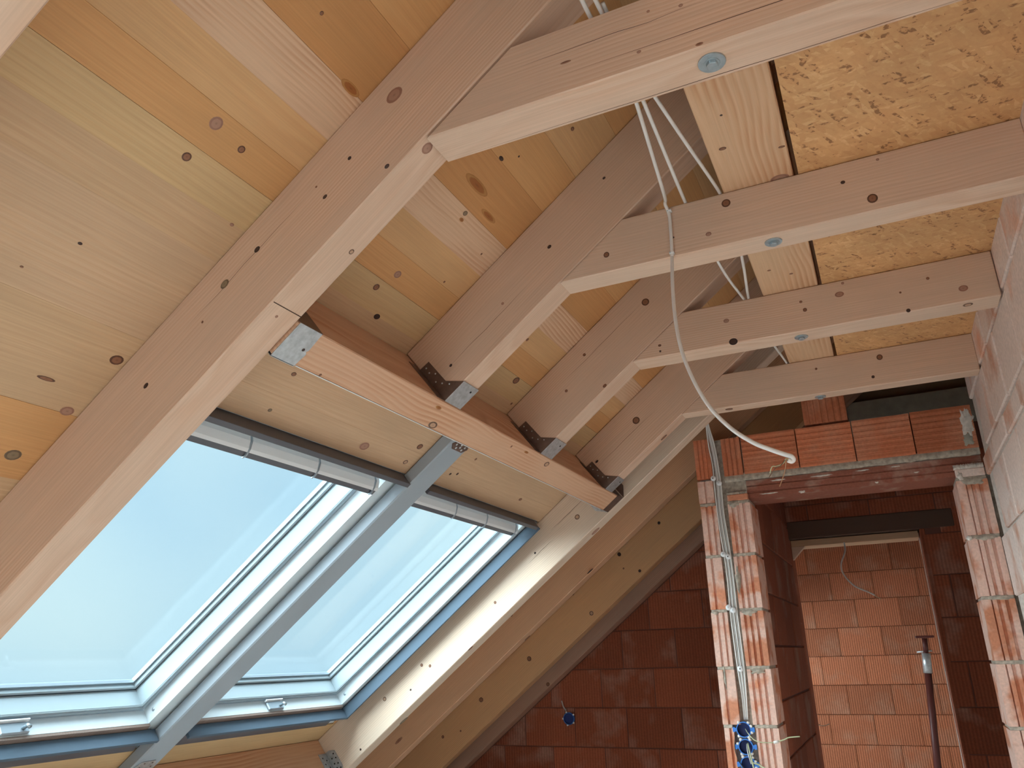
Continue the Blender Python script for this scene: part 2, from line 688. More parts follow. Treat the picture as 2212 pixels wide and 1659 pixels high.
M_CRACK = simple('dark_crack', (0.06, 0.03, 0.02), 0.9)
M_OSB = osb_mat()
M_WHITE = simple('white_lacquer', (0.58, 0.65, 0.69), 0.6, spec=0.08)
M_SASH = simple('light_grey_lacquer', (0.34, 0.41, 0.45), 0.7, spec=0.04)
M_FLAP = simple('bright_white_plastic', (0.80, 0.83, 0.86), 0.25, spec=0.5)
M_POST = simple('pale_grey_paint', (0.32, 0.365, 0.41), 0.6, spec=0.15, noise_amt=0.03, nscale=6)
M_LINING = simple('blue_grey_plastic', (0.09, 0.13, 0.175), 0.6, spec=0.15)
M_GASKET = simple('black_rubber', (0.012, 0.018, 0.025), 0.5)
M_SPACER = simple('grey_aluminium', (0.36, 0.42, 0.48), 0.35, metal=0.5)
M_LIP = simple('dark_grey_and_shaded_plastic', (0.095, 0.095, 0.11), 0.45)  # also the head panel of the lining, darkened for shade
M_GLASS = glass_mat()
M_STEEL = simple('galvanised_steel', (0.50, 0.52, 0.54), 0.42, metal=0.75, noise_amt=0.18, nscale=60)
M_STEEL_DARK = simple('brown_steel_and_reflection', (0.15, 0.095, 0.075), 0.5, metal=0.35, noise_amt=0.15, nscale=40)  # on the hanger cheeks the brown is mirrored wood put into the colour
M_ZINC = simple('zinc_plated_steel', (0.42, 0.49, 0.53), 0.3, metal=0.8, noise_amt=0.1, nscale=80)
M_HOLE = simple('dark_hole', (0.02, 0.015, 0.012), 0.9)
M_CABLE = simple('white_cable_sheath', (0.72, 0.70, 0.68), 0.45)
M_CABLE_G = simple('grey_cable_sheath', (0.50, 0.48, 0.46), 0.5)
M_COPPER = simple('copper_wire', (0.42, 0.22, 0.12), 0.5, metal=0.3)
M_GREEN = simple('green_yellow_wire', (0.46, 0.48, 0.30), 0.5)
M_BROWN = simple('brown_wire', (0.16, 0.085, 0.05), 0.5)
M_BLACKW = simple('black_wire', (0.03, 0.03, 0.03), 0.5)
M_BLUE = simple('blue_plastic', (0.045, 0.20, 0.62), 0.35)
M_BLUE_IN = simple('shaded_blue_plastic', (0.012, 0.03, 0.16), 0.5)  # cup insides: recess shade put into a darker blue
M_PLASTER = simple('white_gypsum', (0.78, 0.75, 0.71), 0.9)
M_CLIP = simple('clear_plastic', (0.72, 0.73, 0.75), 0.3)
M_BRICK_PIER = brick_mat('fluted_clay', (0.64, 0.27, 0.16), (0.76, 0.54, 0.46), 0.85, 7.0, lo=0.40, hi=0.50)
M_BRICK_TOP = brick_mat('raw_orange_clay', (0.60, 0.20, 0.10), (0.62, 0.29, 0.18), 0.5, 6.0, comb=0.10, comb_axis=2, comb_freq=40.0)
M_BRICK_TOPV = brick_mat('raw_orange_clay_upright', (0.55, 0.18, 0.09), (0.58, 0.26, 0.16), 0.5, 6.0, comb=0.12, comb_axis=0, comb_freq=40.0)
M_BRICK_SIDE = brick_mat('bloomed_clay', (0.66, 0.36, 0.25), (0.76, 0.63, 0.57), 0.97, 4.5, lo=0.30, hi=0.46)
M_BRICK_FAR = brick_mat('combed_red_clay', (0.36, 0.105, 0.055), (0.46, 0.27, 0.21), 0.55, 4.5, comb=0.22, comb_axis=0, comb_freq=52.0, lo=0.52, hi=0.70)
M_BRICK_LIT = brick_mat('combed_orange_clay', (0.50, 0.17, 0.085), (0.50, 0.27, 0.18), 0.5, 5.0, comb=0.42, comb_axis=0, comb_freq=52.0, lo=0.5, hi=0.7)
M_MORTAR = simple('grey_mortar', (0.40, 0.35, 0.29), 0.95, noise_amt=0.3, nscale=60)
M_JOINT = simple('deep_brown_joint', (0.17, 0.07, 0.05), 0.95)
M_LIME = simple('pale_mortar', (0.62, 0.57, 0.52), 0.95, noise_amt=0.2, nscale=60)
M_LINTEL = brick_mat('dusty_clay_lintel', (0.34, 0.125, 0.085), (0.50, 0.36, 0.29), 0.55, 9.0, lo=0.55, hi=0.7)
M_CONC = simple('grey_concrete', (0.33, 0.32, 0.27), 0.9, noise_amt=0.15, nscale=14)
M_SCREED = simple('floor_screed', (0.70, 0.66, 0.62), 0.9, noise_amt=0.06, nscale=3)
M_LIGHT_BLOCK = simple('brown_light_block', (0.22, 0.15, 0.09), 0.9)  # for sheets added to keep light out
M_PLASTERED = simple('plain_inner_wall', (0.36, 0.17, 0.11), 0.9)
M_RED = simple('red_oxide_paint', (0.085, 0.018, 0.014), 0.5)

PALE = (0.68, 0.495, 0.375)
PALE2 = (0.65, 0.46, 0.345)
PINK = (0.60, 0.37, 0.245)
KNOTS = [
    ('R1', 'Y', 0.091, 1.416, 0.019, 1.3, 'f'), ('R1', 'Y', -0.075, 1.386, 0.005, 1, 'd'), ('R1', 'Y', -0.154, 1.483, 0.0029, 1, 'd'),
    ('R1', 'Y', -0.172, 1.361, 0.0056, 1.2, 'd'), ('R1', 'Y', -0.172, 1.403, 0.0028, 1, 'k'), ('R1', 'Y', -0.366, 1.408, 0.0078, 1.2, 'd'),
    ('R1', 'Y', -0.475, 1.41, 0.0106, 1.4, 'g'), ('R1', 'Y', -0.569, 1.38, 0.0033, 1, 'k'), ('R1', 'Y', -0.767, 1.376, 0.0068, 1.3, 'd'),
    ('R1', 'N', -0.219, 1.247, 0.0067, 1.1, 'r'), ('R1', 'N', 0.057, 1.204, 0.0127, 1.2, 'f'), ('R1', 'N', -0.029, 1.156, 0.0056, 1.2, 'd'),
    ('R1', 'N', -0.434, 1.215, 0.0036, 1, 'f'), ('B', 'N', -0.298, 0.951, 0.0103, 1, 'k'), ('B', 'N', -0.218, 1.032, 0.0087, 1, 'k'),
    ('B', 'N', -0.207, 0.951, 0.0143, 1, 'f'), ('B', 'N', -0.569, 0.903, 0.0041, 1.4, 'd'), ('B', 'N', -0.667, 0.845, 0.003, 1.4, 'k'),
    ('B', 'N', 0.098, 0.964, 0.0045, 1, 'k'), ('B', 'N', 0.035, 1.13, 0.0159, 1.8, 'o'), ('B', 'N', -0.787, 1.153, 0.0151, 1.2, 'k'),
    ('B', 'N', -0.957, 1.146, 0.0141, 1.3, 'f'), ('B', 'N', -1.112, 1.117, 0.0169, 1.2, 'g'), ('B', 'N', -0.891, 1.049, 0.0096, 4, 'k'),
    ('B', 'N', -0.367, 1.139, 0.0047, 1.3, 'f'), ('B', 'N', 0.096, 1.635, 0.0262, 2.4, 'o'), ('B', 'N', 0.061, 1.759, 0.0182, 2.4, 'o'),
    ('B', 'N', 0.193, 1.633, 0.0077, 1.8, 'd'), ('B', 'N', 0.234, 1.679, 0.0035, 1, 'd'), ('B', 'N', 0.02, 1.679, 0.0079, 1.2, 'g'),
    ('B', 'N', -0.0, 1.686, 0.0072, 1, 'o'), ('B', 'N', -0.031, 1.855, 0.0038, 1, 'k'), ('B', 'N', -0.232, 1.649, 0.0127, 1, 'f'),
    ('B', 'N', -0.296, 1.621, 0.0102, 1.1, 'k'), ('B', 'N', -0.366, 1.707, 0.0099, 1.4, 'd'), ('B', 'N', -0.166, 1.819, 0.0038, 1, 'k'),
    ('B', 'N', 0.401, 1.763, 0.0066, 1.4, 'k'), ('B', 'N', -0.285, 2.523, 0.0171, 1.2, 'k'), ('B', 'N', -0.14, 2.378, 0.0068, 1, 'k'),
    ('B', 'N', -0.37, 2.622, 0.0056, 1, 'k'), ('B', 'N', -0.635, 1.619, 0.0081, 1.2, 'k'), ('B', 'N', -0.767, 1.649, 0.0067, 1.2, 'g'),
    ('B', 'N', -0.767, 2.11, 0.0189, 1.3, 'f'), ('B', 'N', -0.689, 2.363, 0.0129, 1.3, 'k'), ('B', 'N', -0.768, 2.366, 0.0106, 1.3, 'r'),
    ('B', 'N', -0.644, 2.733, 0.0065, 1, 'k'), ('B', 'N', -0.747, 2.669, 0.0064, 1, 'd'), ('B', 'N', -0.735, 2.71, 0.0065, 1, 'd'),
    ('B', 'N', -0.737, 3.322, 0.0103, 1.6, 'k'), ('R2', 'Y', 0.125, 1.371, 0.0061, 1.2, 'd'), ('R2', 'Y', -0.333, 1.329, 0.0049, 1.2, 'd'),
    ('R2', 'Y', -0.092, 1.35, 0.0046, 1, 'f'), ('R2', 'Y', 0.381, 1.401, 0.0046, 1.2, 'd'), ('R3', 'Y', -0.039, 1.419, 0.006, 1, 'k'),
    ('R3', 'Y', -0.184, 1.365, 0.006, 1, 'k'), ('R3', 'Y', 0.262, 1.392, 0.0148, 1, 'k'), ('R3', 'Y', -0.067, 1.266, 0.0072, 1.3, 'k'),
    ('R4', 'Y', -0.096, 1.388, 0.0178, 1, 'k'), ('R4', 'Y', -0.36, 1.38, 0.0067, 1.6, 'd'), ('R4', 'N', -0.062, 3.463, 0.0146, 1.6, 'k'),
    ('J1', 'Y', -0.404, 1.1, 0.0054, 3.5, 'K'), ('J1', 'Y', -0.259, 1.066, 0.004, 1.2, 'f'), ('J1', 'Y', -0.149, 1.038, 0.0048, 2, 'K'),
    ('J1', 'Y', -0.173, 1.138, 0.0041, 1, 'f'), ('J1', 'Y', -0.234, 1.151, 0.0031, 1, 'f'), ('J2', 'Y', -0.229, 1.154, 0.0122, 1, 'k'),
    ('J2', 'Y', 0.122, 1.065, 0.0124, 1, 'k'), ('J2', 'Y', 0.063, 1.13, 0.0051, 1.2, 'd'), ('J2', 'Y', -0.285, 1.074, 0.0067, 1.3, 'f'),
    ('J2', 'Y', -0.574, 1.085, 0.0086, 1, 'k'), ('J2', 'Y', -0.38, 1.089, 0.003, 1, 'd'), ('J2', 'Y', 0.151, 1.17, 0.0038, 1, 'f'),
    ('J3', 'Y', -0.104, 1.105, 0.0066, 1, 'k'), ('J3', 'Y', -0.113, 1.137, 0.005, 1, 'k'), ('J3', 'Y', 0.011, 1.137, 0.0114, 1.5, 'f'),
    ('J3', 'Y', 0.204, 1.035, 0.0065, 1, 'd'), ('J3', 'Y', 0.369, 1.076, 0.0122, 1.2, 'f'), ('J3', 'Y', 0.278, 1.133, 0.0047, 1, 'k'),
    ('J3', 'Y', 0.192, 1.102, 0.0035, 1, 'k'), ('J3', 'Y', -0.353, 1.037, 0.0135, 1.2, 'd'), ('J3', 'Y', -0.368, 1.12, 0.0086, 1.3, 'f'),
    ('J3', 'Y', -0.614, 1.051, 0.0039, 1, 'd'), ('J3', 'Y', -0.614, 1.074, 0.0053, 1.2, 'k'), ('J3', 'Y', 0.027, 1.175, 0.0049, 1, 'f'),
    ('J3', 'Z', 0.375, 2.68, 0.0148, 1, 'r'), ('J4', 'Y', 0.122, 1.148, 0.0118, 1, 'k'), ('J4', 'Y', 0.084, 1.068, 0.0063, 1, 'd'),
    ('J4', 'Y', -0.128, 1.142, 0.0049, 1, 'k'), ('J4', 'Y', -0.599, 1.049, 0.0064, 1, 'k'), ('J4', 'Z', -0.513, 3.435, 0.0155, 1.2, 'k'),
    ('P', 'Z', -0.174, 1.595, 0.0034, 1, 'd'), ('P', 'Z', -0.196, 1.726, 0.0077, 1.4, 'k'), ('P', 'Z', -0.062, 1.786, 0.0062, 1.6, 'k'),
    ('P', 'Z', -0.084, 1.927, 0.022, 1.2, 'f'), ('P', 'Z', -0.186, 2.462, 0.006, 1, 'k'), ('P', 'Z', -0.123, 2.521, 0.0061, 1, 'k'),
    ('T', 'N', -0.444, 1.928, 0.0085, 1.6, 'o'), ('T', 'N', -0.502, 1.972, 0.0155, 1.8, 'r'), ('T', 'N', -0.512, 1.445, 0.0043, 1, 'k'),
    ('T', 'N', -0.443, 2.758, 0.014, 1.5, 'r'), ('T', 'N', -0.439, 2.558, 0.0082, 2, 'o'), ('T', 'N', -0.446, 2.441, 0.0049, 1, 'k'),
    ('R5', 'Y', -0.649, 1.355, 0.0132, 1.1, 'r'), ('R5', 'Y', -0.932, 1.375, 0.0059, 1, 'd'), ('R5', 'Y', -1.253, 1.336, 0.0074, 1, 'k'),
    ('R5', 'Y', -1.767, 1.372, 0.0082, 1, 'k'), ('R5', 'Y', -1.731, 1.338, 0.0077, 1, 'k'), ('R5', 'Y', -2.04, 1.382, 0.0111, 1, 'r'),
    ('R5', 'Y', -2.298, 1.278, 0.0058, 1, 'd'), ('R5', 'Y', -1.89, 1.319, 0.0057, 1, 'd'), ('R5', 'N', -0.635, 3.738, 0.0206, 1.6, 'f'),
    ('R5', 'N', -2.057, 3.766, 0.0204, 1.8, 'g'), ('R5', 'N', -1.5, 3.686, 0.0127, 1.6, 'k'), ('R6', 'Y', -1.387, 1.392, 0.0066, 1.5, 'k'),
    ('R6', 'Y', -2.368, 1.328, 0.0145, 3.5, 'K'), ('R6', 'N', -1.411, 4.237, 0.015, 2, 'k'), ('R6', 'N', -0.873, 4.155, 0.0152, 2, 'd'),
    ('R7', 'Y', -0.831, 1.458, 0.0124, 1, 'd'), ('R7', 'Y', -0.5, 1.425, 0.0098, 1, 'd'), ('R7', 'Y', -0.8, 1.289, 0.0097, 1, 'd'),
    ('R7', 'Y', -0.87, 1.372, 0.0061, 1, 'k'), ('R7', 'Y', -1.221, 1.307, 0.0142, 1, 'r'), ('R7', 'Y', -1.74, 1.375, 0.0153, 1, 'k'),
    ('R7', 'Y', -2.176, 1.4, 0.015, 1, 'k'), ('R7', 'Y', -2.547, 1.399, 0.01, 1, 'k'), ('R7', 'Y', -2.417, 1.345, 0.0066, 1, 'k'),
    ('R7', 'Y', -1.238, 1.479, 0.0063, 1.5, 'k'), ('R8', 'Y', -1.891, 1.275, 0.0136, 1, 'k'),
]
# ================================================================== the setting
def rects_minus(a0, a1, b0, b1, holes):
    """b-intervals of the strip a0..a1 x b0..b1 left over by the holes"""
    iv = [(b0, b1)]
    for (h0, h1, g0, g1) in holes:
        if h1 <= a0 + 1e-6 or h0 >= a1 - 1e-6:
            continue
        nv = []
        for (p, q) in iv:
            if g1 <= p or g0 >= q:
                nv.append((p, q))
                continue
            if g0 > p:
                nv.append((p, g0))
            if g1 < q:
                nv.append((g1, q))
        iv = nv
    return iv


RB = 1.48          # underside of the roof boards
RU = 1.256         # underside of the rafters
OPEN = [(-2.36, -0.815, 1.275, 3.672), (-2.36, -0.715, -2.75, -0.20), (-2.36, -0.815, 6.15, 7.65)]

floor = add_box('floor', (-3.7, -3.8, -1.62), (1.2, 8.7, -1.42), M_SCREED, BW, kind='structure',
                label='bare pale screed floor of the unfinished attic', cat='floor')

ceiling = empty('ceiling', MS(-2.0, 2.4, RB), kind='structure', cat='ceiling',
                label='sloping ceiling of wide spruce roof boards above the rafters')
ORA = (0.60, 0.325, 0.14)
ORD = (0.54, 0.27, 0.11)
TAN = (0.61, 0.365, 0.18)
PLE = (0.56, 0.375, 0.225)
PLY = (0.56, 0.385, 0.205)
PLW = (0.57, 0.385, 0.245)
PNK = (0.66, 0.44, 0.295)
# boards in strips: (from, to, tint, joint gap below)
upper = [(-0.715, -0.462, PLW, 1), (-0.462, -0.365, PLE, 1), (-0.365, -0.27, PLY, 1),
         (-0.27, -0.177, ORA, 6), (-0.177, -0.083, TAN, 2), (-0.083, 0.032, PNK, 1), (0.032, 0.188, ORD, 5), (0.188, 0.33, ORA, 2),
         (0.33, 0.50, TAN, 5), (0.50, 0.68, ORA, 5), (0.68, 0.86, TAN, 5), (0.86, 1.05, ORA, 5), (1.05, 1.25, ORD, 5), (1.25, 1.45, TAN, 5),
         (1.45, 1.65, ORA, 5), (1.65, 1.86, TAN, 5), (1.86, 2.10, ORA, 5), (2.10, 2.36, TAN, 5)]
lower_near = [(-3.42, -3.20, PLE, 5), (-3.20, -3.00, TAN, 5), (-3.00, -2.80, PLE, 5), (-2.80, -2.60, TAN, 5), (-2.60, -2.36, PLE, 5),
              (-2.36, -2.12, TAN, 5), (-2.12, -1.90, PLE, 5), (-1.90, -1.66, TAN, 5), (-1.66, -1.42, TAN, 5), (-1.42, -1.18, PLE, 3),
              (-1.18, -0.965, ORA, 1), (-0.965, -0.715, PLE, 5)]
lower_far = [(-3.42, -3.20, PLE, 5), (-3.20, -3.00, TAN, 5), (-3.00, -2.80, PLE, 5), (-2.80, -2.60, TAN, 5), (-2.60, -2.36, PLY, 5),
             (-2.36, -2.12, TAN, 5), (-2.12, -1.90, PLE, 5), (-1.90, -1.66, ORA, 5), (-1.66, -1.42, TAN, 5), (-1.42, -1.18, PLE, 5),
             (-1.18, -0.965, ORA, 5), (-0.965, -0.815, PLE, 5), (-0.815, -0.715, PLW, 5)]
for (strips, ya, yb) in ((upper, -3.7, 8.6), (lower_near, -3.7, 1.235), (lower_far, 1.235, 8.6)):
    for (s0, s1, tint, gap) in strips:
        if strips is not lower_near and s0 > -0.5 and tint is PLW:
            tint = PLE
        bold = tint is PNK
        for (b0, b1) in rects_minus(s0, s1, ya, yb, OPEN):
            g = 0.0001 * gap
            me = box_mesh('plank', (0, 0, 0), (s1 - s0 - g, b1 - b0, 0.022), M_PLANK_BOLD if bold else M_PLANK, 0.0007 if gap > 3 else 0.0)
            o = link('plank', me, MS(s0 + g, b0, RB), ceiling)
            j = 1.0 + random.uniform(-0.02, 0.02)
            o.color = (tint[0] * j, tint[1] * j, tint[2] * j, 1)
# an added dark sheet above the boards stops light leaks (a grid with holes where the roof windows sit)
cuts = [-3.45, -2.345, -0.83, 2.38]
gl = []
for a0, a1 in zip(cuts, cuts[1:]):
    hol = [(-2.345, -0.83, h[2], h[3]) for h in OPEN]
    for (b0, b1) in rects_minus(a0, a1, -3.8, 8.7, hol):
        gl.append(box_geo((a0, b0, RB + 0.026), (a1, b1, RB + 0.05)))
V, F = join_geo(gl)
link('light_seal', mesh('light_seal', V, F, M_LIGHT_BLOCK), BS, ceiling)

# plain walls that close the attic where the photograph does not look
add_box('wall_left', (-3.75, -3.8, -1.42), (-3.45, 8.7, -0.75), M_PLASTERED, BW, kind='structure', cat='wall', label='low plain knee wall under the eaves')
wf = empty('wall_front', MW(-1.5, -3.5, -1.42), kind='structure', cat='wall', label='unseen plain end wall with a wide window opening added for light, behind the viewer')  # the wide opening is unseen, added to let light in
for nm, lo, hi in (('wall_panel', (-3.6, -3.8, -1.42), (-2.85, -3.5, 0.9)), ('wall_panel', (-0.25, -3.8, -1.42), (0.75, -3.5, 2.6)),
                   ('wall_panel', (-2.85, -3.8, -1.42), (-0.25, -3.5, -1.0)), ('wall_panel', (-2.85, -3.8, 0.9), (-0.25, -3.5, 2.3))):
    add_box(nm, lo, hi, M_PLASTERED, BW, wf)
add_box('wall_end', (-3.6, 8.34, -1.42), (1.2, 8.6, 2.7), M_JOINT, BW, kind='structure', cat='wall', label='clay block wall closing the farthest room')
we = bpy.data.objects['wall_end']

# ---- brick helper
def brick_box(parent, lo, hi, mat, bev=0.003, tint=None):
    return add_box('brick', lo, hi, mat, BW, parent, bev=bev)


PCZ_ALL = [0.787 - 0.25 * k for k in range(0, 9)]

# far room: the sunlit combed blocks seen through both doorways
zj = [0.211 + 0.25 * k for k in range(-6, 6)]
for k, z0 in enumerate(zj[:-1]):
    offx = -0.309 if k % 2 == 0 else -0.124
    for i in range(-3, 4):
        x0 = offx + 0.372 * i
        if x0 > 0.75 or x0 + 0.372 < -1.35:
            continue
        jt = random.uniform(0, 0.005)
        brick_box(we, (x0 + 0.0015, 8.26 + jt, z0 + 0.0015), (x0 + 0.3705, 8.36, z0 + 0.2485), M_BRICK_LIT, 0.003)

# middle wall (y = 5.55): doorway, combed blocks, grey ring beam
FY = 5.55
wm = empty('wall_far', MW(-1.3, FY, -1.42), kind='structure', cat='wall', label='shaded red clay block gable wall with the farther doorway')
DX0, DX1, DZ = -0.547, 0.231, 0.712


def under_roof(poly, n=RU - 0.002):
    # keep points below the rafter underside: -sin*x + cos*z <= n
    return clip_poly(poly, -SN, CS, n)


core = []
for pl in ([(-3.6, -1.42), (DX0 - 0.004, -1.42), (DX0 - 0.004, 1.39), (-3.6, 1.39)],):
    q = under_roof(pl, 1.477)
    core.append(prism(q, FY + 0.008, FY + 0.2, 'y'))
core.append(box_geo((DX1 + 0.004, FY + 0.008, -1.42), (0.95, FY + 0.2, 1.35)))
core.append(prism(under_roof([(DX0 - 0.004, DZ + 0.004), (DX1 + 0.004, DZ + 0.004), (DX1 + 0.004, 1.35), (DX0 - 0.004, 1.35)], 1.477), FY + 0.008, FY + 0.2, 'y'))
V, F = join_geo(core)
link('mortar', mesh('mortar', V, F, M_JOINT), BW, wm)
zrows = [0.178 + 0.25 * k for k in range(-7, 5)]
for k, z0 in enumerate(zrows[:-1]):
    offx = -1.92 if (k % 2 == 1) else -1.75
    for i in range(-5, 9):
        x0 = offx + 0.378 * i + 0.002
        x1 = x0 + 0.371
        segs = [(x0, x1)]
        if z0 < DZ - 0.1:
            segs = []
            if x0 < DX0:
                segs.append((x0, min(x1, DX0)))
            if x1 > DX1:
                segs.append((max(x0, DX1), x1))
        for (a, b) in segs:
            b = min(b, 0.93)
            if b - a < 0.03 or a < -3.45:
                continue
            za, zb = z0 + 0.003, z0 + 0.247
            if z0 < DZ < z0 + 0.25 and b > DX0 and a < DX1:
                za = DZ + 0.115
            q = under_roof([(a, za), (b, za), (b, min(zb, 1.345)), (a, min(zb, 1.345))])
            if len(q) < 3 or zb - za < 0.02:
                continue
            jt = random.uniform(0.0, 0.005)
            xc, zc = q[0]
            q2 = [(p[0] - xc, p[1] - zc) for p in q]
            v, f = prism(q2, 0, 0.07, 'y')
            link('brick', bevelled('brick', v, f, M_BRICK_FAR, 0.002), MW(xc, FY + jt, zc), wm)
add_box('lintel', (DX0 - 0.12, FY + 0.0, DZ + 0.002), (DX1 + 0.2, FY + 0.2, DZ + 0.112), M_HOLE if False else simple('dark_clay_lintel', (0.12, 0.07, 0.05), 0.9), BW, wm, bev=0.003)  # plain very dark brown lintel colour
add_box('ring_beam', (-0.262, FY, 1.352), (0.93, FY + 0.2, 1.585), M_CONC, BW, wm, bev=0.004)
add_box('attic_light_block', (-0.45, FY + 0.05, 1.587), (0.93, FY + 0.15, 2.42), M_LIGHT_BLOCK, BW, wm)  # added sheet, holds back far-room light so the attic stays dark
# reveal edges of the farther doorway
add_box('reveal', (DX1 + 0.001, FY + 0.002, -1.42), (DX1 + 0.03, FY + 0.165, DZ), M_BRICK_FAR, BW, wm, bev=0.002)
add_box('reveal', (DX1 - 0.004, FY + 0.166, -1.42), (DX1 + 0.03, FY + 0.21, DZ), M_BRICK_SIDE, BW, wm, bev=0.002)  # pale strip: the lit edge of the reveal put into its colour
add_box('reveal', (DX0 - 0.03, FY + 0.0, -1.42), (DX0 - 0.001, FY + 0.21, DZ), M_BRICK_FAR, BW, wm, bev=0.002)

# the wall that runs back from the fluted pier and shades the passage
wx = empty('wall_passage', MW(-0.665, 4.86, -1.42), kind='structure', cat='wall', label='dim clay block wall running back from the fluted pier to the farther doorway')
link('mortar', mesh('mortar', *box_geo((-0.775, 4.172, -1.42), (-0.555, 5.547, 0.965)), M_JOINT), BW, wx)
for k, z0 in enumerate(PCZ_ALL):
    y = 4.173 - (0.19 if k % 2 else 0.0)
    while y < 5.54:
        a, b = max(y + 0.002, 4.173), min(y + 0.369, 5.546)
        if b - a > 0.04:
            j = random.uniform(0, 0.003)
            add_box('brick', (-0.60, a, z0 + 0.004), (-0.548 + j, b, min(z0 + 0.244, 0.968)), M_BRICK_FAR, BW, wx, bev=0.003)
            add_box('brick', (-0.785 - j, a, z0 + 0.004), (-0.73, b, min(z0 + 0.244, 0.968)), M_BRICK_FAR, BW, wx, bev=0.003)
        y += 0.372

# wooden board left in the head of the farther doorway
fb = empty('formwork_board', MW(DX0, FY, 0.67), cat='board', label='narrow wooden board with a corner wedge across the head of the farther doorway')
add_box('board', (DX0 + 0.002, FY + 0.06, 0.668), (DX1 - 0.006, FY + 0.24, 0.710), M_BEAM, BW, fb, bev=0.002, tint=(0.62, 0.40, 0.25))
v, f = prism([(0, 0), (0.085, 0), (0, -0.085)], 0, 0.05, 'y')
o = link('wedge', bevelled('wedge', v, f, M_BEAM, 0.001), MW(DX0 + 0.002, FY + 0.06, 0.667), fb)
o.color = (*PALE, 1)

# the right-hand wall of the room: bloomed blocks
RX = 0.4667
wr = empty('wall_right', MW(RX, 1.0, -1.42), kind='structure', cat='wall', label='pale bloomed clay block wall carrying the ceiling joists')
core = [box_geo((RX + 0.012, -3.6, -1.42), (RX + 0.22, 3.922, 2.22)), box_geo((0.93, 3.922, -1.42), (1.15, 8.6, 2.62)), box_geo((RX + 0.2, 3.922, -1.42), (0.95, 4.12, 2.3))]
V, F = join_geo(core)
link('mortar', mesh('mortar', V, F, M_LIME), BW, wr)
rows = [(-1.306, -1.062), (-1.056, -0.812), (-0.806, -0.562), (-0.556, -0.312), (-0.306, -0.064), (-0.058, 0.189), (0.197, 0.443), (0.451, 0.694), (0.706, 0.788), (0.800, 1.040), (1.052, 1.30)]
for k, (z0, z1) in enumerate(rows):
    off = 0.0 if k % 2 == 0 else 0.186
    y = 3.915 - off
    while y > 1.0:
        y0 = y - 0.364
        jt = random.uniform(-0.002, 0.003)
        top = y > 3.9
        brick_box(wr, (RX + jt, y0, z0 + 0.002), (RX + 0.1, y, z1 - 0.002), M_BRICK_SIDE, 0.005)
        y = y0 - 0.009

# door wall: fluted piers, clay lintel, blocks laid on their sides
wb = empty('wall_back', MW(-0.2, 3.922, -1.42), kind='structure', cat='wall', label='short clay block wall with the nearer doorway and a grey lintel')
DY, TH = 3.922, 0.248
PCZ = [(0.451, 0.703), (0.197, 0.451), (-0.058, 0.197), (-0.306, -0.058), (-0.556, -0.306), (-0.806, -0.556), (-1.056, -0.806), (-1.306, -1.056), (-1.42, -1.306)]


def fluted(x0, x1, z0, z1, grooves, depth=TH, gd=0.011, y=DY, dx=0.0, mat=None):
    p = [(0, 0)]
    for (g, w_) in grooves:
        a = g - x0
        p += [(a - w_ / 2, 0), (a - w_ / 4, gd), (a + w_ / 4, gd), (a + w_ / 2, 0)]
    p += [(x1 - x0, 0), (x1 - x0, depth), (0, depth)]
    v, f = prism(p, 0, z1 - z0, 'z')
    me = mesh('brick', v, f, mat or M_BRICK_PIER)
    return link('brick', me, MW(x0 + dx, y, z0), wb)


pier_core = [box_geo((-0.776, 3.95, -1.42), (-0.553, 4.165, 1.03)), box_geo((0.352, 3.95, -1.42), (0.6, 4.165, 0.75))]
V, F = join_geo(pier_core)
link('mortar', mesh('mortar', V, F, M_MORTAR), BW, wb)
for k, (z0, z1) in enumerate(PCZ):
    jx = random.uniform(-0.004, 0.004)
    wide = k >= 4
    la = -0.742 if wide else -0.708
    ra = -0.644 if wide else -0.651
    fluted(-0.785, la, z0 + 0.007, z1 - 0.007, [(-0.757, 0.012)] if wide else [(-0.755, 0.012), (-0.727, 0.010)][: 2 if k % 2 == 0 else 1], 0.03, dx=jx, y=DY)
    fluted(ra, -0.545, z0 + 0.007, z1 - 0.007, [(-0.628, 0.013), (-0.602, 0.013), (-0.575, 0.013)], TH, dx=jx * 0.6)
    fluted(0.345, 0.4655, z0 + 0.007, z1 - 0.007, [(0.381, 0.006), (0.407, 0.016), (0.436, 0.016)], TH, dx=0)
    # bed joints
    for (a, b) in ((-0.783, la), (ra, -0.547), (0.347, 0.4655)):
        add_box('mortar_joint', (a, DY + 0.001, z1 - 0.0085), (b, DY + 0.028, z1 + 0.0085), M_MORTAR, BW, wb, bev=0.003)
# above the fluted courses
fluted(-0.785, -0.709, 0.712, 0.822, [(-0.748, 0.010)], 0.03)
fluted(-0.785, -0.706, 0.834, 1.036, [(-0.764, 0.005), (-0.744, 0.005), (-0.724, 0.005)], 0.03, gd=0.004, mat=M_BRICK_TOPV)
fluted(-0.648, -0.556, 0.836, 1.026, [(-0.626, 0.005), (-0.603, 0.005), (-0.58, 0.005)], TH, gd=0.004, mat=M_BRICK_TOPV)
add_box('brick', (-0.648, DY, 0.712), (-0.549, DY + 0.03, 0.742), M_BRICK_PIER, BW, wb, bev=0.003)
add_box('brick', (0.350, DY + 0.001, 0.712), (0.4655, DY + 0.03, 0.748), M_BRICK_SIDE, BW, wb, bev=0.004)
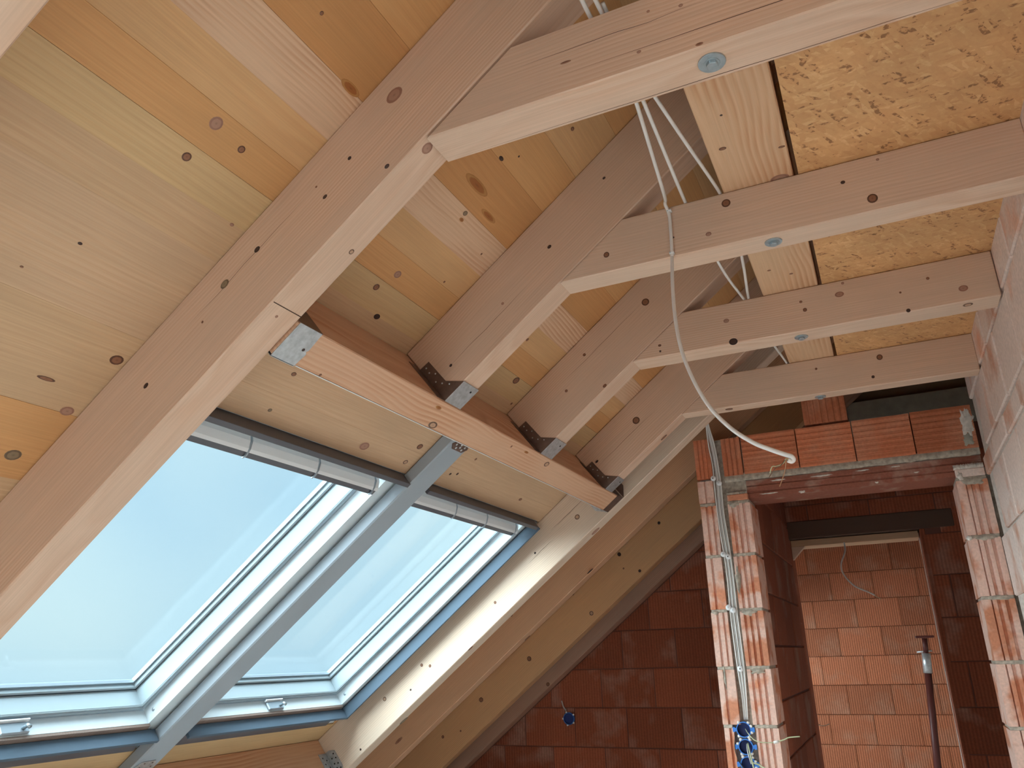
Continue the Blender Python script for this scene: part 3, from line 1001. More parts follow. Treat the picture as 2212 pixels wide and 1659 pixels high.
# blocks on their sides above the lintel
xs = [-0.552, -0.2905, -0.0365, 0.2145, 0.4655]
for a, b in zip(xs, xs[1:]):
    n_ = 7
    p = [(0, 0)]
    H = 0.194 + random.uniform(-0.003, 0.004)
    for q in range(1, n_):
        zc = H * q / n_
        p += [(0, zc - 0.002), (0.0025, zc), (0, zc + 0.002)]
    p += [(0, H), (TH, H), (TH, 0)]
    v, f = prism(p, 0, b - a - 0.005, 'x')
    link('brick', mesh('brick', v, f, M_BRICK_TOP), MW(a + 0.0025, DY + random.uniform(0, 0.003), 0.837), wb)
# single upright block standing on top
fluted(-0.241, -0.046, 1.040, 1.185, [(-0.215, 0.004), (-0.187, 0.004), (-0.158, 0.004), (-0.129, 0.004), (-0.1, 0.004), (-0.072, 0.004)], 0.24, gd=0.003, mat=M_BRICK_TOPV)
# lintel
p = [(0, 0), (0, 0.022), (0.006, 0.025), (0.006, 0.03), (0, 0.033), (0, 0.055), (0.006, 0.058), (0.006, 0.063), (0, 0.066), (0, 0.086), (0.215, 0.086), (0.215, 0)]
v, f = prism(p, 0, 1.112, 'x')
link('lintel', mesh('lintel', v, f, M_LINTEL), MW(-0.649, 3.951, 0.721), wb)


def rough_bed(x0, x1, z0, z1, y, dep, mat, seed, nm='mortar'):
    """an uneven bead of mortar along x"""
    nx, nz = 48, 4
    V, F = [], []
    for i in range(nx + 1):
        for k in range(nz + 1):
            t, u = i / nx, k / nz
            e = math.sin(math.pi * u) ** 0.6 if 0 < u < 1 else 0
            nzv = mnoise.noise(Vector((t * 26, u * 2.2, seed)))
            V.append(((x1 - x0) * t, -dep * e * (0.55 + 0.9 * nzv), (z1 - z0) * (u + 0.25 * (mnoise.noise(Vector((t * 30, u, seed + 5)))) * (1 if k in (0, nz) else 0.2))))
    for i in range(nx):
        for k in range(nz):
            a = i * (nz + 1) + k
            F.append((a, a + 1, a + nz + 2, a + nz + 1))
    n0 = len(V)
    V += [(0, 0.03, 0), (x1 - x0, 0.03, 0), (x1 - x0, 0.03, z1 - z0), (0, 0.03, z1 - z0)]
    F += [(n0, n0 + 1, n0 + 2, n0 + 3)]
    return link(nm, mesh(nm, V, F, mat, True), MW(x0, y, z0), wb)


rough_bed(-0.650, 0.463, 0.806, 0.840, 3.930, 0.008, M_MORTAR, 3.0)
rough_bed(-0.650, -0.552, 0.741, 0.757, 3.930, 0.010, M_MORTAR, 8.0)
rough_bed(0.345, 0.463, 0.746, 0.768, 3.928, 0.012, M_LIME, 11.0)


def smear(cx, cz, w_, h_, y, mat, seed, thick=0.005, parent=None, normal='y'):
    n = 26
    V = [(0, -thick, 0)]
    for k in range(n):
        a = 2 * math.pi * k / n
        r = 0.75 + 0.5 * mnoise.noise(Vector((math.cos(a) * 2.3, math.sin(a) * 2.3, seed)))
        V.append((w_ * 0.5 * r * math.cos(a) * 0.6, -thick * (0.7 + 0.5 * mnoise.noise(Vector((a * 3, 1, seed)))), h_ * 0.5 * r * math.sin(a) * 0.6))
    for k in range(n):
        a = 2 * math.pi * k / n
        r = 0.75 + 0.5 * mnoise.noise(Vector((math.cos(a) * 2.3, math.sin(a) * 2.3, seed)))
        V.append((w_ * 0.5 * r * math.cos(a), 0.002, h_ * 0.5 * r * math.sin(a)))
    F = []
    for k in range(n):
        j = (k + 1) % n
        F += [(0, 1 + k, 1 + j), (1 + k, 1 + n + k, 1 + n + j, 1 + j)]
    return link('mortar_smear', mesh('mortar_smear', V, F, mat, True), MW(cx, y, cz), parent or wb)


smear(0.437, 0.955, 0.075, 0.20, DY + 0.001, M_LIME, 2.0)
smear(0.430, 0.875, 0.06, 0.085, DY + 0.001, M_CONC, 5.0)
smear(-0.642, 0.33, 0.028, 0.22, DY + 0.001, M_MORTAR, 6.0, 0.008)
smear(-0.612, 0.186, 0.09, 0.04, DY + 0.001, M_MORTAR, 7.0, 0.008)
smear(-0.600, -0.072, 0.09, 0.035, DY + 0.001, M_MORTAR, 9.0, 0.008)
smear(-0.752, -0.10, 0.016, 0.16, DY + 0.001, M_MORTAR, 12.0, 0.006)
smear(-0.765, 0.190, 0.05, 0.022, DY + 0.001, M_MORTAR, 13.0, 0.008)
smear(-0.62, 0.695, 0.07, 0.05, DY + 0.001, M_MORTAR, 14.0, 0.007)
smear(0.34 + 0.012, 0.447, 0.035, 0.03, DY + 0.0, M_LIME, 15.0, 0.01)
smear(0.41, 0.445, 0.12, 0.03, DY + 0.0, M_MORTAR, 16.0, 0.008)
smear(0.41, 0.196, 0.12, 0.028, DY + 0.0, M_MORTAR, 18.0, 0.008)
smear(0.41, 0.690, 0.13, 0.05, DY + 0.0, M_MORTAR, 19.0, 0.006)
for (a_, b_, c_, d_, e_) in ((-0.20, 0.792, 0.16, 0.014, 31.0), (-0.02, 0.796, 0.10, 0.012, 33.0), (0.12, 0.797, 0.07, 0.010, 35.0), (-0.30, 0.726, 0.05, 0.018, 37.0), (0.03, 0.733, 0.03, 0.016, 39.0), (-0.45, 0.735, 0.15, 0.012, 41.0), (-0.40, 0.795, 0.12, 0.014, 43.0), (0.20, 0.76, 0.04, 0.012, 45.0)):
    smear(a_, b_, c_, d_, 3.952, M_LIME, e_, 0.004)
smear(0.365, 0.715, 0.03, 0.05, DY - 0.002, M_LIME, 21.0, 0.006)

# ================================================================== roof windows
def ring(name, loops, parent, mat):
    """closed loft through rectangles (s0, s1, y0, y1, n); the last joins the first"""
    s_o, y_o, n_o = loops[0][0], loops[0][2], loops[0][4]
    V, F = [], []
    for (s0, s1, y0, y1, n) in loops:
        V += [(s0 - s_o, y0 - y_o, n - n_o), (s1 - s_o, y0 - y_o, n - n_o), (s1 - s_o, y1 - y_o, n - n_o), (s0 - s_o, y1 - y_o, n - n_o)]
    m = len(loops)
    for i in range(m):
        j = (i + 1) % m
        for k in range(4):
            l = (k + 1) % 4
            F.append((i * 4 + k, i * 4 + l, j * 4 + l, j * 4 + k))
    return link(name, mesh(name, V, F, mat), MS(s_o, y_o, n_o), parent)


def roof_window(name, oy0, oy1, iy0, iy1, label, right_lining, detail=True, clips=()):
    wroot = empty(name, MS(-1.55, (iy0 + iy1) / 2, 1.5), kind='structure', cat='roof window', label=label)
    s0, s1 = -2.208, -0.865
    os0, os1 = -2.372, -0.80

    def L(d, n):
        return (s0 + d, s1 - d, iy0 + d, iy1 - d, n)
    ring('frame', [(os0, os1, oy0, oy1, 1.487), L(0, 1.487), L(0, 1.545), L(-0.01, 1.565), (os0, os1, oy0, oy1, 1.60)], wroot, M_WHITE)
    ring('sash', [L(0.003, 1.5475), L(0.026, 1.5475), L(0.026, 1.5500), L(0.0275, 1.5515), L(0.0275, 1.618), L(0.039, 1.624), L(0.039, 1.662), L(-0.009, 1.662), L(-0.009, 1.567), L(0.003, 1.567)], wroot, M_SASH)
    ring('gasket', [L(0.0278, 1.6185), L(0.0325, 1.6175), L(0.0325, 1.6215), L(0.0278, 1.6225)], wroot, M_GASKET)
    ring('glazing_spacer', [L(0.0395, 1.640), L(0.047, 1.640), L(0.047, 1.652), L(0.0395, 1.652)], wroot, M_SPACER)
    ring('groove_strip', [L(0.0145, 1.5455), L(0.0180, 1.5455), L(0.0180, 1.5472), L(0.0145, 1.5472)], wroot, M_SPACER)
    add_box('pane', (s0 + 0.038, iy0 + 0.038, 1.6355), (s1 - 0.038, iy1 - 0.038, 1.6395), M_GLASS, BS, wroot)
    if not detail:
        return wroot
    # collar that lines the hole in the boards: three sides seen, each a panel
    ry = iy1 + 0.024 if right_lining else iy1 + 0.040
    ly = oy0 + 0.02 if not right_lining else iy0 - 0.03
    lo = [('lining_panel', (-2.243, ly, 1.4225), (-2.229, ry, 1.475)), ('lining_panel', (-0.838, ly, 1.430), (-0.819, ry + 0.012, 1.486))]
    if right_lining:
        lo.append(('lining_panel', (-2.243, ry, 1.4225), (-0.819, ry + 0.012, 1.478)))
    for i, (nm, a, b) in enumerate(lo):
        add_box(nm, a, b, M_LINING if i != 1 else M_LIP, BS, wroot, bev=0.001)  # head panel is darker: its shade is put into the colour
    if right_lining:
        add_box('lining_tape', (-2.3, ry + 0.012, 1.478), (-0.82, 3.672, 1.4865), M_LIP, BS, wroot)
    add_box('lining_tape', (-2.36, ly, 1.4755), (-2.243, ry, 1.4865), M_LIP, BS, wroot)
    add_box('wood_strip', (-2.232, ly, 1.4765), (-2.209, iy1 + 0.005, 1.4868), M_BEAM, BS, wroot, tint=(0.24, 0.18, 0.155))
    # ventilation flap along the head
    y0, y1 = iy0 + 0.012, iy1 - 0.018
    prof = [(-0.866, 1.536), (-0.874, 1.512), (-0.887, 1.490), (-0.905, 1.4745), (-0.9155, 1.4695), (-0.9165, 1.4735), (-0.905, 1.480), (-0.890, 1.496), (-0.878, 1.516), (-0.871, 1.537)]
    V = [(s, 0, n) for s, n in prof] + [(s, y1 - y0, n) for s, n in prof]
    k = len(prof)
    F = [tuple(range(k)), tuple(range(2 * k - 1, k - 1, -1))] + [(i, i + k, (i + 1) % k + k, (i + 1) % k) for i in range(k)]
    vf = link('vent_flap', mesh('vent_flap', V, F, M_FLAP), MS(0, y0, 0), wroot)
    add_box('lip', (-0.9385, y0, 1.474), (-0.9165, y1, 1.4815), M_LIP, BS, vf, bev=0.0015)
    for c in clips:
        pr = [(-0.868, 1.520), (-0.884, 1.488), (-0.905, 1.4715), (-0.926, 1.4655), (-0.940, 1.470), (-0.938, 1.4735), (-0.926, 1.4705), (-0.907, 1.477), (-0.889, 1.493), (-0.874, 1.521)]
        V = [(s, 0, n) for s, n in pr] + [(s, 0.006, n) for s, n in pr]
        k = len(pr)
        F = [tuple(range(k)), tuple(range(2 * k - 1, k - 1, -1))] + [(i, i + k, (i + 1) % k + k, (i + 1) % k) for i in range(k)]
        link('clip', mesh('clip', V, F, M_SPACER), MS(0, c, 0), vf)
    # latch plate on the lower rail
    ym = 3.085 if right_lining else 1.835
    lt = add_box('latch', (-2.207, ym - 0.050, 1.490), (-2.196, ym + 0.050, 1.532), M_SPACER, BS, wroot, bev=0.004)
    Vt, Ft = tube_geo([Vector((0, 0, 0)), Vector((0.022, 0, -0.004)), Vector((0.03, 0, -0.016))], 0.007, 10)
    link('catch', mesh('catch', Vt, Ft, M_ZINC, True), MS(-2.196, ym + 0.028, 1.506), lt)
    add_box('catch_plate', (-2.200, ym - 0.056, 1.532), (-2.186, ym + 0.056, 1.5375), M_FLAP, BS, lt, bev=0.001)
    # screw cap in the corner of the frame
    v, f = disc_geo(0.0075, 0.0075, 0.002)
    link('screw_cap', mesh('screw_cap', v, f, M_SPACER, True), MS(-2.165, iy1 - 0.0005, 1.517) @ Matrix.Rotation(math.pi / 2, 4, 'X'), wroot)
    return wroot


roof_window('window_1', 1.20, 2.478, 1.322, 2.369, 'white roof window between the big front rafter and the grey post, pale sky behind', False, True, (1.69, 2.004, 2.322))
roof_window('window_2', 2.481, 3.74, 2.588, 3.583, 'smaller looking white roof window with blue grey lining beside the pale sunlit rafter', True, True, (2.93, 3.22, 3.535))
roof_window('window_3', -2.79, -1.48, -2.63, -1.56, 'unseen roof window added for light behind the viewer, first of two', False, False)  # both windows behind the viewer are unseen, added to let light in
roof_window('window_4', -1.47, -0.16, -1.39, -0.32, 'unseen roof window added for light behind the viewer, nearer to the visible slope', False, False)
roof_window('window_5', 6.08, 7.72, 6.24, 7.56, 'plain roof window that lights the farthest room', False, False)
# ================================================================== timbers
BEAMS = {}


def slope_beam(code, name, s0, s1, y0, y1, n0, n1, label, cat, tint=PALE, mat=None, bev=0.003, **k):
    me = box_mesh(name, (0, 0, 0), (s1 - s0, y1 - y0, n1 - n0), mat or M_BEAM, bev)
    o = link(name, me, MS(s0, y0, n0), None, label=label, cat=cat, **k)
    o.color = (*tint, 1)
    BEAMS[code] = o
    return o


RT = 1.479
slope_beam('R0', 'rafter', -3.15, 1.572, 0.412, 0.505, RU, RT, 'spruce rafter nearest to the viewer, only its pale underside cutting the upper left corner', 'rafter', PALE)
slope_beam('R1', 'rafter', -3.15, 1.572, 1.176, 1.272, RU + 0.006, RT, 'big spruce rafter running beside the larger roof window, with a purplish knot', 'rafter', PALE2)
slope_beam('R2', 'rafter', -0.4155, 1.572, 1.926, 2.015, RU, RT, 'spruce rafter ending in the first steel hanger on the trimmer beam', 'rafter', PALE2)
slope_beam('R3', 'rafter', -0.4155, 1.572, 2.650, 2.750, RU, RT, 'spruce rafter ending in the middle steel hanger on the trimmer beam', 'rafter', PALE2)
slope_beam('R4', 'rafter', -0.4155, 1.572, 3.405, 3.490, RU, RT, 'spruce rafter ending in the last hanger, just before the long pale rafter', 'rafter', PALE2)
slope_beam('R5', 'rafter', -3.15, 1.572, 3.680, 3.768, RU, RT, 'long whitish rafter lit by the roof window with blue grey lining', 'rafter', (0.66, 0.53, 0.42))  # sky light put into the tint, whiter than the other rafters
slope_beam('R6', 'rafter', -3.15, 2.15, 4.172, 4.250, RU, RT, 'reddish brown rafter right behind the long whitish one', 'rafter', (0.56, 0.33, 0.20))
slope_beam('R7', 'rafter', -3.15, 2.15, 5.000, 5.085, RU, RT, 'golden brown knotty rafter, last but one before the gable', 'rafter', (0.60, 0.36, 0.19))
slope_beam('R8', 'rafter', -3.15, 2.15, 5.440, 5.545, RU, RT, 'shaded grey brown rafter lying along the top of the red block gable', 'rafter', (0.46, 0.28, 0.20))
# saw line across the big rafter's underside
add_box('saw_line', (-0.4085, 1.180, RU + 0.0052), (-0.4065, 1.270, RU + 0.0062), M_CRACK, BS, BEAMS['R1'])
# ceiling joists, cut to the slope where they meet the rafters
JB, JT = 1.030, 1.187
JY = [('J1', 1.176, 1.271, 'broad ceiling joist nearest to the viewer, a large bolt in its underside', PALE2),
      ('J2', 1.926, 2.012, 'ceiling joist second from the viewer, with a cable stapled down its side', PALE),
      ('J3', 2.650, 2.752, 'ceiling joist third from the viewer, with a square dark hole by its lower edge', PALE),
      ('J4', 3.405, 3.481, 'farthest ceiling joist, just in front of the block wall over the doorway', PALE)]
for code, y0, y1, lab, tint in JY:
    xa = -(RU - CS * JB) / SN - 0.0005
    xb = -(RU - CS * JT) / SN - 0.0005
    xe = RX - 0.002
    v, f = prism([(0, 0), (xe - xa, 0), (xe - xa, JT - JB), (xb - xa, JT - JB)], 0, y1 - y0, 'y')
    # shift so that y runs from 0
    o = link('ceiling_joist', bevelled('ceiling_joist', v, f, M_BEAM, 0.003), MW(xa + 0.001, y0, JB), None, label=lab, cat='joist')
    o.color = (*tint, 1)
    BEAMS[code] = o
# purlin lying across the joists
o = add_box('purlin', (-0.2325, 0.2, JT + 0.001), (-0.0495, 3.52, JT + 0.12), M_LONG_Y, BW, bev=0.003, tint=(0.66, 0.43, 0.27),
            label='flat pale purlin lying across the tops of the ceiling joists', cat='purlin')
BEAMS['P'] = o
# strand board laid on the joists
osb = add_box('strand_board', (-0.0375, -2.5, JT + 0.001), (RX + 0.01, 3.485, JT + 0.026), M_OSB, BW,
              label='golden strand board lying on the ceiling joists beside the purlin', cat='board')
# trimmers and window post
o = slope_beam('T', 'trimmer_beam', -0.517, -0.418, 1.2735, 3.592, RU, RT, 'short cross beam with bold grain hung between the big rafter and the whitish one', 'beam', (0.64, 0.40, 0.265), None)
o.data.materials[0] = wood('bold_cross_beam_spruce', ring_amt=0.62, ring_scale=75.0, pith=(0, 0.02, 0.11), along='y', blotch=0.05)
add_box('edge_strip', (-0.5195, 1.36, RU + 0.0005), (-0.5172, 3.56, RU + 0.004), M_CLIP, BS, o)
slope_beam('T2', 'trimmer_beam', -2.60, -2.485, 1.2735, 3.678, RU, RT, 'lower cross beam under the roof windows at the bottom of the photo', 'beam', (0.60, 0.36, 0.22))
BEAMS['T2'].data.materials[0] = bpy.data.materials['spruce_along_house']
slope_beam('M', 'window_post', -2.484, -0.5185, 2.417, 2.54, 1.430, RT, 'grey painted post between the two roof windows', 'post', (1, 1, 1), M_POST, 0.005)

# ---- knots on the timbers (each lies on the face it grows out of)
FACE = {}
for (code, ft, a, b_, rad, asp, kind) in KNOTS:
    par = ceiling if code == 'B' else BEAMS[code]
    asp = asp * 1.7 if kind == 'o' else asp
    wob = 1 + random.uniform(-0.08, 0.08)
    v, f = disc_geo(rad * asp ** 0.6, rad * wob / asp ** 0.4, 0.0007)
    if ft == 'Y':
        y = {'R1': 1.176, 'R2': 1.926, 'R3': 2.650, 'R4': 3.405, 'R5': 3.680, 'R6': 4.172, 'R7': 5.0, 'R8': 5.44, 'J1': 1.176, 'J2': 1.926, 'J3': 2.650, 'J4': 3.405}[code]
        fr = Matrix.Rotation(math.pi / 2, 4, 'X')        # local z -> -y
        M = (MS(a, y, b_) if code[0] == 'R' else MW(a, y, b_)) @ fr
    elif ft == 'N':
        n = {'R1': RU + 0.006, 'B': RB, 'R4': RU, 'T': RU, 'R5': RU, 'R6': RU}[code]
        M = MS(a, b_, n) @ Matrix.Rotation(math.pi, 4, 'X')
    else:
        M = MW(a, b_, {'J3': JB, 'J4': JB, 'P': JT + 0.001}[code]) @ Matrix.Rotation(math.pi, 4, 'X')
    if code in ('B', 'T'):
        M = M @ Matrix.Rotation(math.pi / 2, 4, 'Z')
    nm = {'o': 'resin_pocket', 'K': 'dark_streak'}.get(kind, 'knot')
    link(nm, mesh(nm, v, f, M_KNOT[kind], True), M, par)


def crack(code, M, length, width, seed, parent):
    """a thin drying crack: a wavering dark sliver"""
    V, F = [], []
    n = 14
    for i in range(n + 1):
        t = i / n
        w_ = width * math.sin(math.pi * min(max(t, 0.02), 0.98)) * 0.5
        off = 0.004 * mnoise.noise(Vector((t * 5, seed, 0)))
        V += [(t * length, off - w_, 0.0003), (t * length, off + w_, 0.0003)]
    for i in range(n):
        F.append((2 * i, 2 * i + 2, 2 * i + 3, 2 * i + 1))
    F2 = [tuple(reversed(q)) for q in F]
    return link('crack', mesh('crack', V, F, M_CRACK), M, parent)


FY_ = Matrix.Rotation(math.pi / 2, 4, 'X')
crack('R1', MS(-0.62, 1.176, 1.405) @ FY_, 0.42, 0.0012, 1, BEAMS['R1'])
crack('R2', MS(-0.36, 1.926, 1.33) @ FY_, 0.36, 0.0012, 2, BEAMS['R2'])
crack('R3', MS(-0.2, 2.65, 1.40) @ FY_, 0.5, 0.0012, 3, BEAMS['R3'])
crack('R4', MS(-0.38, 3.405, 1.36) @ FY_, 0.4, 0.0015, 4, BEAMS['R4'])
crack('R5', MS(-0.80, 3.68, 1.40) @ FY_, 0.27, 0.0022, 5, BEAMS['R5'])
crack('R5', MS(-1.0, 3.68, 1.36) @ FY_, 0.2, 0.0018, 6, BEAMS['R5'])
crack('J1', MW(-0.42, 1.176, 1.072) @ FY_, 0.95, 0.0016, 7, BEAMS['J1'])
crack('J1', MW(-0.52, 1.176, 1.128) @ FY_, 0.40, 0.0012, 8, BEAMS['J1'])
crack('J1', MW(-0.70, 1.262, 1.030) @ Matrix.Rotation(math.pi, 4, 'X'), 1.1, 0.0014, 9, BEAMS['J1'])

# ================================================================== steel connectors
def plate(name, poly, t, M, mat, parent, bev=0.0004):
    """a flat plate: polygon in local xy, thickness along local z"""
    v, f = prism(poly, 0, t, 'z')
    return link(name, bevelled(name, v, f, mat, bev), M, parent)


def nail_heads(parent, pts, M, mat, r=0.0035):
    for (a, b_) in pts:
        v, f = disc_geo(r, r, 0.0014, 8)
        link('nail', mesh('nail', v, f, mat, True), M @ Matrix.Translation((a, b_, 0)), parent)


def rafter_hanger(y0, y1, label):
    h = empty('joist_hanger', MS(-0.375, y0, RU), cat='joist hanger', label=label, group='hangers of the cut rafters')
    # cheek on the rafter's near side, wood reflection painted as brown
    pl = [(-0.4155, 1.2545), (-0.3325, 1.2545), (-0.375, 1.302), (-0.377, 1.396), (-0.4155, 1.398)]
    c = plate('cheek', pl, 0.002, BS @ Matrix.Translation((0, y0 - 0.0002, 0)) @ FY_, M_STEEL_DARK, h)
    nail_heads(c, [(-0.396, 1.385), (-0.398, 1.365), (-0.385, 1.347), (-0.4, 1.325), (-0.388, 1.305), (-0.372, 1.285)], BS @ Matrix.Translation((0, y0 - 0.0021, 0)) @ FY_, M_STEEL, 0.003)
    plate('cheek', pl, 0.002, BS @ Matrix.Translation((0, y1 + 0.0022, 0)) @ FY_, M_STEEL_DARK, h)
    s = add_box('seat', (-0.4155, y0 - 0.0022, RU - 0.0035), (-0.3325, y1 + 0.0022, RU - 0.0006), M_STEEL, BS, h, bev=0.0006)
    nail_heads(s, [(-0.352, (y0 + y1) / 2 + 0.02)], BS @ Matrix.Translation((0, 0, RU - 0.0035)) @ Matrix.Scale(-1, 4, (0, 0, 1)), M_HOLE, 0.004)
    # flange nailed against the trimmer
    v, f = box_geo((-0.4178, y0 - 0.036, 1.262), (-0.4158, y0 - 0.0024, 1.425))
    link('flange', bevelled('flange', [Vector(p) - Vector((-0.4178, y0 - 0.036, 1.262)) for p in v], f, M_STEEL_DARK, 0.0005), MS(-0.4178, y0 - 0.036, 1.262), h)
    return h


rafter_hanger(1.926, 2.015, 'steel joist hanger under the first cut rafter, pale seat, cheek brown with a painted wood reflection')
rafter_hanger(2.650, 2.750, 'steel joist hanger under the middle cut rafter')
rafter_hanger(3.405, 3.490, 'steel joist hanger under the last cut rafter, close to the long whitish rafter')
# trimmer shoes
h = empty('beam_shoe', MS(-0.47, 1.28, RU), cat='beam shoe', label='pale steel shoe under the left end of the bold grained cross beam')
pl = [(-0.5185, 1.2735), (-0.4165, 1.2735), (-0.4165, 1.352), (-0.455, 1.372), (-0.470, 1.390), (-0.490, 1.386), (-0.5185, 1.402)]
pl = [(-0.5185, 1.2735), (-0.4165, 1.2735), (-0.4165, 1.350), (-0.468, 1.354), (-0.474, 1.350), (-0.480, 1.356), (-0.5185, 1.352)]
c = plate('seat', pl, 0.0025, BS @ Matrix.Translation((0, 0, RU - 0.0031)), M_STEEL, h)
nail_heads(c, [(-0.472, 1.338)], BS @ Matrix.Translation((0, 0, RU - 0.0031)) @ Matrix.Scale(-1, 4, (0, 0, 1)), M_KNOT['d'], 0.0045)
add_box('cheek', (-0.5212, 1.2735, RU - 0.003), (-0.5197, 1.352, 1.34), M_STEEL, BS, h)
add_box('cheek', (-0.4172, 1.2735, RU - 0.003), (-0.4157, 1.352, 1.34), M_STEEL_DARK, BS, h)
h = empty('beam_shoe', MS(-0.47, 3.62, RU), cat='beam shoe', label='dark brown steel shoe holding the right end of the bold grained cross beam')
add_box('seat', (-0.5155, 3.5925, RU - 0.001), (-0.411, 3.662, RU + 0.002), M_STEEL_DARK, BS, h, bev=0.0005)
plate('flange', [(-0.411, 1.258), (-0.372, 1.305), (-0.372, 1.362), (-0.411, 1.40)], 0.002, BS @ Matrix.Translation((0, 3.6795, 0)) @ FY_, M_STEEL_DARK, h)
add_box('cheek', (-0.4172, 3.50, 1.262), (-0.4157, 3.678, 1.36), M_STEEL_DARK, BS, h)
c = plate('flange', [(-0.5175, 1.262), (-0.5175, 1.40), (-0.560, 1.354), (-0.560, 1.312)], 0.002, BS @ Matrix.Translation((0, 3.6795, 0)) @ FY_, M_STEEL, h)
nail_heads(c, [(-0.54, 1.35), (-0.54, 1.318)], BS @ Matrix.Translation((0, 3.6773, 0)) @ FY_, M_ZINC, 0.004)
# angle bracket under the top of the post
h = empty('angle_bracket', MS(-0.6, 2.48, 1.43), cat='bracket', label='small dark angle bracket screwed under the top of the grey window post')
BD = BS @ Matrix.Scale(-1, 4, (0, 0, 1))
pl = [(-0.603, 2.425), (-0.5835, 2.442), (-0.5825, 2.526), (-0.603, 2.536), (-0.622, 2.517), (-0.622, 2.447)]
c = plate('leg', pl, 0.0025, BS @ Matrix.Translation((0, 0, 1.4265)), M_STEEL_DARK, h)
nail_heads(c, [(-0.598, 2.452), (-0.592, 2.482), (-0.598, 2.513), (-0.612, 2.465), (-0.612, 2.505), (-0.604, 2.485)], BS @ Matrix.Translation((0, 0, 1.4265)) @ Matrix.Scale(-1, 4, (0, 0, 1)), M_STEEL, 0.0055)
h = empty('angle_bracket', MS(-2.39, 2.47, 1.43), cat='bracket', label='grey angle bracket under the foot of the window post')
c = plate('leg', [(-2.43, 2.425), (-2.40, 2.427), (-2.37, 2.440), (-2.365, 2.503), (-2.40, 2.527), (-2.43, 2.527)], 0.0025, BS @ Matrix.Translation((0, 0, 1.4265)), M_STEEL, h)
nail_heads(c, [(-2.378, 2.458), (-2.378, 2.496), (-2.402, 2.45), (-2.402, 2.505)], BS @ Matrix.Translation((0, 0, 1.4265)) @ Matrix.Scale(-1, 4, (0, 0, 1)), M_STEEL_DARK, 0.004)
# perforated hanger of the lower cross beam on the whitish rafter
h = empty('beam_shoe', MS(-2.46, 3.67, 1.35), cat='beam shoe', label='perforated bright steel shoe where the lower cross beam meets the whitish rafter')
c = plate('flange', [(-2.4845, 1.262), (-2.4845, 1.395), (-2.462, 1.395), (-2.430, 1.375), (-2.428, 1.285), (-2.44, 1.262)], 0.002, BS @ Matrix.Translation((0, 3.6797, 0)) @ FY_, M_STEEL, h)
nail_heads(c, [(-2.445, 1.365), (-2.465, 1.35), (-2.443, 1.34), (-2.465, 1.32), (-2.445, 1.31), (-2.463, 1.295), (-2.443, 1.283)], BS @ Matrix.Translation((0, 3.6775, 0)) @ FY_, M_HOLE, 0.0042)
c = add_box('flange', (-2.4848, 3.615, 1.262), (-2.4828, 3.677, 1.395), M_STEEL, BS, h, bev=0.0005)
FS = BS @ Matrix.Translation((-2.4828, 0, 0)) @ Matrix.Rotation(math.pi / 2, 4, 'Y')
for (y, n) in ((3.635, 1.37), (3.658, 1.355), (3.635, 1.335), (3.658, 1.315), (3.635, 1.30), (3.655, 1.28)):
    v, f = disc_geo(0.0042, 0.0042, 0.0008, 8)
    link('nail', mesh('nail', v, f, M_HOLE, True), MS(-2.4828, y, n) @ Matrix.Rotation(math.pi / 2, 4, 'Y'), c)

# bolts up through the joists into the purlin
def bolt(x, y, label, r=0.0245):
    b = empty('bolt', MW(x, y, JB - 0.003), cat='bolt', label=label)
    seg = 24
    prof = [(0.010, 0.0), (r * 0.98, 0.0), (r, 0.001), (r, 0.0028), (0.010, 0.0028)]
    V, F = [], []
    for i in range(seg):
        a = 2 * math.pi * i / seg
        for (q, z) in prof:
            V.append((q * math.cos(a), q * math.sin(a), z - 0.0000))
    m = len(prof)
    for i in range(seg):
        j = (i + 1) % seg
        for k in range(m - 1):
            F.append((i * m + k, j * m + k, j * m + k + 1, i * m + k + 1))
    link('washer', mesh('washer', V, F, M_ZINC), MW(x, y, JB - 0.0031), b)
    hexa = [(0.0115 * math.cos(math.pi / 3 * k + 0.3), 0.0115 * math.sin(math.pi / 3 * k + 0.3)) for k in range(6)]
    v, f = prism(hexa, 0, 0.008, 'z')
    hd = link('head', bevelled('head', v, f, M_ZINC, 0.001), MW(x, y, JB - 0.0108), b)
    fl = [(0.0145 * math.cos(math.pi / 8 * k), 0.0145 * math.sin(math.pi / 8 * k)) for k in range(16)]
    v, f = prism(fl, 0, 0.0012, 'z')
    link('collar', bevelled('collar', v, f, M_ZINC, 0.0003), MW(x, y, JB - 0.0042), hd)
    return b


bolt(-0.137, 1.222, 'large zinc bolt and washer under the nearest ceiling joist', 0.0255)
bolt(-0.127, 1.968, 'zinc bolt and washer under the second ceiling joist from the viewer', 0.0225)
bolt(-0.132, 2.702, 'zinc bolt and washer under the third ceiling joist from the viewer', 0.0225)
bolt(-0.131, 3.448, 'zinc bolt and washer under the farthest ceiling joist', 0.0225)

# ================================================================== cables
CT = JT + 0.006
def cable(pts, label, r=0.0046, mat=None, name='cable', group=None, **k):
    return tube(name, pts, r, mat or M_CABLE, None, 8, 8, label=label, cat='cable', group=group, **k)


